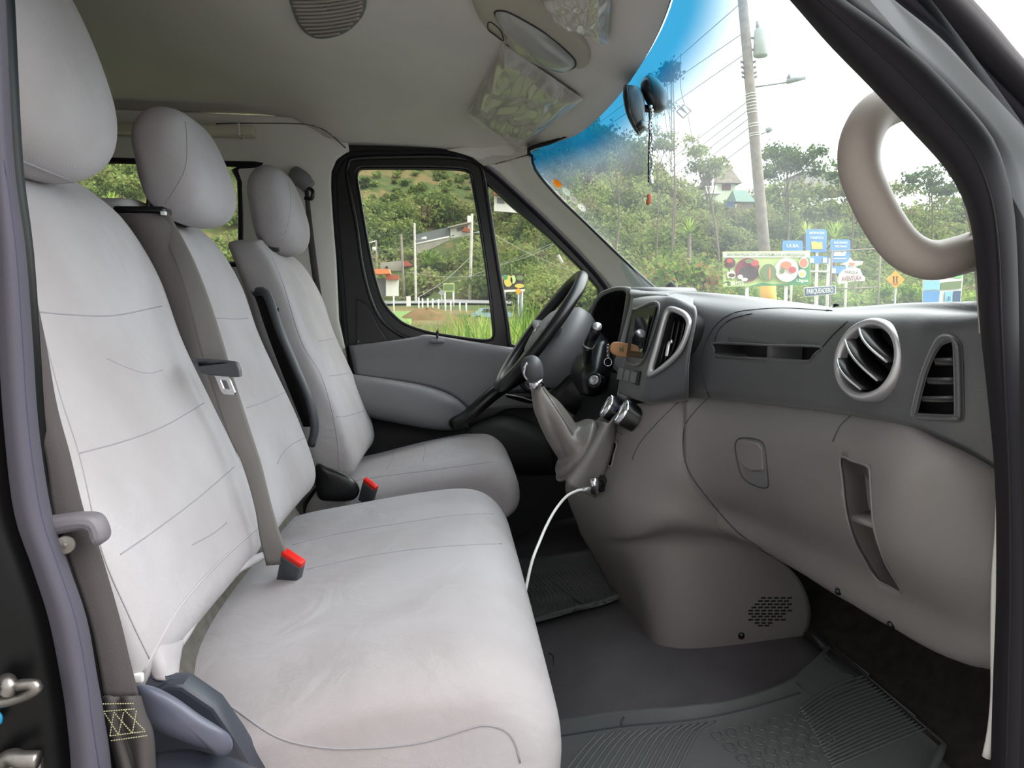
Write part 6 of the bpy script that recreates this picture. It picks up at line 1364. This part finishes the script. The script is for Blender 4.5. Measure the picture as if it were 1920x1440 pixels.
flat(pa, 'figure', [(1575, 496), (1590, 490), (1594, 483), (1599, 489), (1618, 490), (1616, 496), (1604, 499), (1598, 505), (1592, 497)], 23.2, K['wh'], .03); flat(pa, 'figure_body', [(1592, 492), (1603, 493), (1601, 499), (1595, 498)], 23.17, K['or_'], .01)
text(pa, 'PARQUE', P(1596, 511, 23.16), .11, .45, K['dk'], rot=-.08); text(pa, 'AVENTURA', P(1596, 522, 23.16), .16, .66, K['mag'], rot=.07)
gf = thing('wire_frame', 'tall rusty pipe frame with sagging rails beside the park sign', 'frame', Vector((P(1651, 570, 23.5).x, 23.5, 1.53+T1(P(1651, 570, 23.5).x, 23.5))))
M['pipe'] = mat('rusty_pipe', (138, 126, 112), .8); post(gf, 1651, 465, 23.5, .03, M['pipe']); post(gf, 1560, 470, 23.5, .03, M['pipe'])
tube('rail', [P(1552, 472, 23.5), P(1600, 469, 23.5), P(1651, 466, 23.5)], .022, M['pipe'], gf, seg=6); tube('rail', [P(1567, 540, 23.5), P(1600, 541, 23.5), P(1651, 538, 23.5)], .022, M['pipe'], gf, seg=6)
seg(pa, P(1600, 528, 23.45), P(1600, 541, 23.45), .02, M['pipe'], 'hanger')
def diamond(lbl, cx, cy, r, Y, m, glyph=True):
    t = thing('warning_sign', lbl, 'sign', Vector((P(cx, cy, Y).x, Y, 1.53+T1(P(cx, cy, Y).x, Y))))
    flat(t, 'plate', [(cx-r, cy), (cx, cy-r), (cx+r, cy), (cx, cy+r)], Y, m, .02); post(t, cx, cy+r-2, Y+.04, .03, M['gpanel'])
    if glyph:
        for s in (-1, 1): flat(t, 'pictogram', [(cx+s*2, cy-r*.35), (cx+s*4.5, cy-r*.35), (cx+s*3.5, cy-r*.1), (cx+s*3.5, cy+r*.15), (cx+s*4.5, cy+r*.35), (cx+s*2, cy+r*.35)], Y-.02, K['blk'], .01)
        flat(t, 'plate_line', [(cx-5, cy+r*.48), (cx+5, cy+r*.48), (cx+5, cy+r*.54), (cx-5, cy+r*.54)], Y-.02, K['blk'], .01)
    return t
diamond('yellow-orange diamond road sign right of the pipe frame', 1679, 524, 17, 21, mat('sign_yellow', (240, 160, 40), .5))
tb = thing('tourist_board', 'pale tourist billboard with blue and green photos near the grab handle', 'billboard', Vector((P(1768, 570, 20).x, 20, 1.53+T1(P(1768, 570, 20).x, 20))))
flat(tb, 'board', [(1731, 508), (1806, 505), (1800, 572), (1730, 574)], 20, K['wh'], .05); flat(tb, 'green_header', [(1732, 510), (1805, 507), (1804, 522), (1770, 518), (1732, 525)], 19.95, pal('board_green', (130, 206, 120)), .01)
for q, m_ in (([(1732, 527), (1762, 525), (1762, 543), (1731, 544)], K['sky']), ([(1764, 530), (1803, 526), (1802, 541), (1764, 543)], K['gn']), ([(1731, 546), (1762, 545), (1760, 570), (1730, 571)], K['blue']), ([(1772, 547), (1786, 546), (1785, 570), (1771, 570)], K['sky']), ([(1788, 546), (1802, 545), (1800, 569), (1787, 570)], K['navy'])): flat(tb, 'photo', q, 19.94, m_, .01)
text(tb, 'B', P(1779, 560, 19.91), .12, .08, K['navy'])
post(tb, 1740, 570, 20.05, .05, M['pwhite']); post(tb, 1795, 570, 20.05, .05, M['pwhite'])
# houses on the hill beyond the windshield
def house(lbl, px, pyb, Y, wd, dp, ht, wall, roof, rh, over=.4, name='house', deep=.4):
    b = P(px, pyb, Y); t = thing(name, lbl, 'house', b)
    box('walls', b+Vector((0, dp/2, ht/2-deep/2)), (wd, dp, ht+deep), wall, t)
    z = b.z+ht; x0, x1 = b.x-wd/2-over, b.x+wd/2+over; y0, y1 = Y-over, Y+dp+over; rx = wd*.22
    V = [(x0, y0, z), (x1, y0, z), (x1, y1, z), (x0, y1, z), (x0+rx, (y0+y1)/2, z+rh), (x1-rx, (y0+y1)/2, z+rh)]
    o = mesh('roof', V, [(0, 1, 5, 4), (1, 2, 5), (2, 3, 4, 5), (3, 0, 4), (3, 2, 1, 0)], roof, t, smooth=False); return t
thatch = mat('thatch_roof', (122, 112, 98), .95, noise=.35, nscale=2.5, bump=1, bscale=6, bdist=.1)
h1 = house('two-storey house with brown thatched roof and white balcony on the hill', 1358, 373, 72, 2.1, 3, 1.45, mat('pale_green_wall', (206, 214, 190), .9), thatch, 1.9, .5)
pw = P(1363, 352, 71.95); box('window', P(1362, 351, 71.94), (.85, .06, .55), K['br'], h1)
flat(h1, 'doorway', [(1325, 333), (1336, 333), (1336, 350), (1325, 350)], 71.8, K['dk'], .05)
for k in range(9): seg(h1, P(1322+k*2.6, 350, 71), P(1322+k*2.6, 363, 71), .04, M['pwhite'], 'baluster')
seg(h1, P(1320, 350, 71), P(1345, 350, 71), .06, M['pwhite'], 'balcony_rail'); seg(h1, P(1336, 330, 71), P(1336, 364, 71), .08, M['pwhite'], 'balcony_post'); box('balcony_floor', P(1333, 364, 71.4), (1.5, 1.4, .12), M['pwhite'], h1)
h2 = house('dark green roofed shed beside the thatched house', 1397, 394, 66, 1.35, 3, .7, mat('plank_wall', (150, 142, 128), .9, noise=.2, nscale=8), mat('green_roof', (88, 120, 104), .7), 1.3, .25)
h3 = house('long grey roofed building on the ridge behind the dark tree', 1560, 350, 78, 6.0, 5, 1.5, mat('grey_wall', (176, 172, 168), .9), mat('grey_roof', (168, 160, 158), .8), .7, .3)
h4 = None if True else house('small light blue metal roof between the house and the pole', 1393, 352, 80, 2.6, 3, .5, K['navy'], mat('blue_roof', (170, 210, 222), .5), .7, .3)
# laundry line
la = thing('laundry', 'dark and white laundry hanging under the thatched house', 'laundry', P(1375, 385, 65))
flat(la, 'dark_cloth', [(1363, 378), (1378, 378), (1378, 391), (1363, 390)], 65, K['navy'], .02); flat(la, 'white_cloth', [(1379, 383), (1383, 383), (1382, 391), (1379, 390)], 65, K['wh'], .02); seg(la, P(1355, 377, 65), P(1388, 378, 65), .02, wm, 'line')
# ---- seen through the driver's door window
vpole('pale concrete pole with white box, nearest one in the door window', [(881, 556), (885, 401)], 50, .13, .09, conc)
o = bpy.data.objects['utility_pole.001']; box('meter_box', P(880, 411, 49.8), (.26, .2, .42), M['pwhite'], o); seg(o, P(886, 437, 50), P(900, 435, 50), .03, M['gpanel'], 'arm')
o = vpole('thin concrete pole with street lamp left of the nearest pole', [(780, 571), (777, 418)], 52, .10, .07, conc); seg(o, P(779, 451, 52), P(794, 447, 51.6), .03, M['gpanel'], 'lamp_arm'); seg(o, P(791, 448, 51.6), P(799, 446, 51.5), .09, M['pwhite'], 'lamp_head')
o = vpole('dark wooden pole left of the street lamp pole', [(758, 562), (752, 439)], 54, .11, .08, wood)
o = vpole('short dark pole with white transformer near the orange gate', [(706, 520), (705, 452)], 60, .10, .08, wood); seg(o, P(702, 463, 60), P(702, 471, 60), .16, M['pwhite'], 'transformer'); seg(o, P(692, 455, 60), P(706, 452, 60), .05, M['pwhite'], 'lamp_head')
o = vpole('leaning pale pole on the wooded slope in the quarter window', [(1074, 530), (1046, 478)], 50, .13, .12, conc)
for kw_, (a, b, ya, yb) in enumerate((((885, 415), (1100, 520), 50, 40), ((885, 440), (700, 470), 50, 60), ((779, 455), (700, 478), 52, 60), ((884, 480), (780, 560), 50, 45), ((700, 575), (1100, 430), 46, 36), ((862, 556), (930, 470), 44, 40), ((930, 500), (1090, 430), 45, 45), ((760, 510), (930, 514), 50, 45))):
    p_, q_ = P(*a, ya), P(*b, yb); o = tube('overhead_wire', [p_, p_.lerp(q_, .5)-AZ*.25, q_], .012, mat('wire_pale', (168, 166, 158), .7) if 'wire_pale' not in bpy.data.materials else bpy.data.materials['wire_pale'], None, seg=5); tag(o, ['thin pale wire falling right from the meter box pole into the quarter window', 'thin pale wire from the meter box pole left toward the short dark pole', 'thin pale wire from the street lamp pole to the left window edge', 'slack pale wire dropping left from the mid height of the nearest pole', 'long pale wire rising from the gate across both door panes', 'pale wire rising steeply beside the parked car into the quarter window', 'upper pale wire inside the quarter window only', 'level pale wire across the bank above the green board'][kw_], 'wire', 'wires in the door window')
cw = mat('block_wall', (168, 162, 150), .95, noise=.2, nscale=1.5); tile = mat('orange_tile', (222, 132, 84), .8); rtile = mat('red_tile', (166, 84, 62), .8)
YH = 84
wh = thing('hillside_house', 'white flat house with dark window on the slope behind the nearest pole', 'house', P(862, 447, YH))
flat(wh, 'front_wall', [(844, 428), (881, 420), (881, 441), (845, 447)], YH, M['pwhite'], .3); flat(wh, 'dark_window', [(856, 428), (877, 423), (876, 431), (857, 434)], YH-.2, M['doorgrey'], .05); flat(wh, 'roof_slab', [(839, 426), (882, 416), (882, 419), (839, 429)], YH-.3, cw, 1.2); flat(wh, 'tile_canopy', [(866, 434), (872, 425), (882, 432), (882, 436)], YH-.7, rtile, .8)
bw_ = thing('terrace_wall', 'grey fenced terrace on a pale block retaining wall', 'wall', P(810, 470, YH))
flat(bw_, 'fence_screen', [(779, 440), (844, 425), (844, 443), (779, 457)], YH, mat('fence_grey', (108, 112, 112), .8), .1); flat(bw_, 'block_wall', [(779, 458), (843, 444), (843, 450), (800, 472), (783, 476)], YH-.3, cw, .6); seg(bw_, P(779, 458, YH-.6), P(843, 444, YH-.6), .10, M['pwhite'], 'coping')
g_ = thing('gate_house', 'white gate wall with orange tiled canopy at the left edge of the door window', 'gate', P(722, 555, 46))
flat(g_, 'white_wall', [(724, 518), (747, 518), (747, 555), (724, 555)], 46, M['pwhite'], .3); flat(g_, 'metal_gate', [(690, 522), (724, 522), (724, 555), (690, 555)], 46.1, M['doorgrey'], .1); flat(g_, 'tile_canopy', [(690, 505), (730, 505), (733, 514), (690, 515)], 45.8, tile, .9); flat(g_, 'tile_strip', [(724, 514), (748, 516), (748, 524), (724, 524)], 45.7, rtile, .3)
hb2 = thing('block_house', 'unfinished grey block house with dark arched window above the gate', 'house', P(735, 505, 58))
flat(hb2, 'block_wall', [(714, 493), (752, 489), (754, 508), (714, 508)], 58, cw, .5); flat(hb2, 'arched_window', [(722, 505), (722, 501), (725, 498), (728, 501), (728, 505)], 57.7, K['dk'], .05); flat(hb2, 'red_roof', [(757, 491), (764, 490), (776, 499), (757, 501)], 57, rtile, 1.5)
uh = thing('upper_house', 'white house with red roof edge high in the quarter window', 'house', P(945, 390, 80))
flat(uh, 'wall', [(927, 365), (965, 372), (975, 400), (926, 396)], 80, M['pwhite'], .4); flat(uh, 'roof_edge', [(925, 358), (942, 360), (962, 371), (962, 375), (925, 365)], 79.6, rtile, .8); flat(uh, 'window', [(932, 370), (946, 373), (946, 381), (932, 380)], 79.7, M['doorgrey'], .05)
fb = thing('fruit_billboard', 'billboard with yellow and green picture seen in the quarter window', 'billboard', P(961, 545, 30))
flat(fb, 'board', [(939, 515), (983, 514), (983, 543), (941, 545)], 30, K['dk'], .08); 
for a in ((953, 527, 8, 11, K['yl']), (962, 524, 5, 8, K['ly']), (975, 521, 7, 5, K['gn']), (974, 536, 9, 4, K['yl']), (947, 520, 5, 5, K['bg'])): fdisc(fb, 'picture', *a[:4], 29.9, a[4])
flat(fb, 'lower_edge', [(939, 544), (984, 542), (984, 546), (939, 548)], 29.9, K['wh'], .03); flat(fb, 'red_corner', [(938, 518), (943, 518), (943, 526), (938, 526)], 29.88, K['or_'], .03); post(fb, 945, 545, 30.1, .06, M['gpanel']); post(fb, 978, 545, 30.1, .06, M['gpanel'])
diamond('small yellow diamond road sign below the fruit billboard', 972, 546, 6.5, 28, bpy.data.materials['sign_yellow'], False)
diamond('grey back of a diamond road sign beside the road bend', 828, 549, 6.5, 42, M['gpanel'], False)
gs = thing('green_road_board', 'small green picture board with white edge above the road bend', 'sign', P(841, 540, 43)); flat(gs, 'board', [(831, 531), (852, 531), (852, 547), (831, 547)], 43, K['ly'], .05); flat(gs, 'picture', [(832.5, 533), (850.5, 533), (850.5, 544), (832.5, 544)], 42.95, K['gn'], .02); post(gs, 834, 546, 43.1, .05, M['pwhite']); post(gs, 850, 546, 43.1, .05, M['pwhite'])
cr_ = P(922, 592, 34); car = thing('parked_car', 'light blue parked car half hidden by the tall grass', 'car', Vector((cr_.x, 34, 1.53+T1(cr_.x, 34))))
cp = mat('car_blue', (150, 180, 210), .3); zc_ = cr_.z
prof_c = [(-1.0, 0), (-1.0, .35), (-.75, .42), (-.5, .75), (.5, .78), (.8, .45), (1.0, .38), (1.0, 0)]
for nm, s_, yy in (('body', 1, 0),): grid(nm, [[Vector((cr_.x+x*s_*.95, 34+y, zc_-.12+z*.62)) for x, z in prof_c] for y in (0, .06, 1.5, 1.56)], cp, car, cu=True, cap=True, sharp=.6)
panel('side_window', [[Vector((cr_.x+x*.9, 33.98, zc_-.12+z*.62)) for x, z in ((-.5, .45), (-.4, .70), (.42, .72), (.6, .46))]], .01, M['doordark'], car)
for s in (-1, 1): tube('wheel', [Vector((cr_.x+s*.6, 33.95, zc_-.14)), Vector((cr_.x+s*.6, 34.15, zc_-.14))], .16, M['rubber'], car, seg=20, smooth_path=False)
wp_ = box('gate_pillar', P(766, 565, 42), (.22, .25, .56), M['pwhite']); tag(wp_, 'short white gatepost at the road edge', 'pillar')
fpb = None
for k, (x, y0, y1) in enumerate(((738, 555, 569), (785, 558, 574), (792, 559, 576), (802, 559, 577), (811, 560, 578), (822, 561, 580), (835, 563, 583), (845, 564, 585), (862, 566, 588), (874, 568, 590))):
    a = P(x, y0, 36); g = Vector((a.x, 36, 1.53+T1(a.x, 36)-.05)); o = tube('fence_post', [g, a], .034, M['pwhite'], None, seg=8, smooth_path=False); tag(o, 'white roadside fence post, %s from the left along the bend' % ORD[k], 'post', 'roadside fence posts')
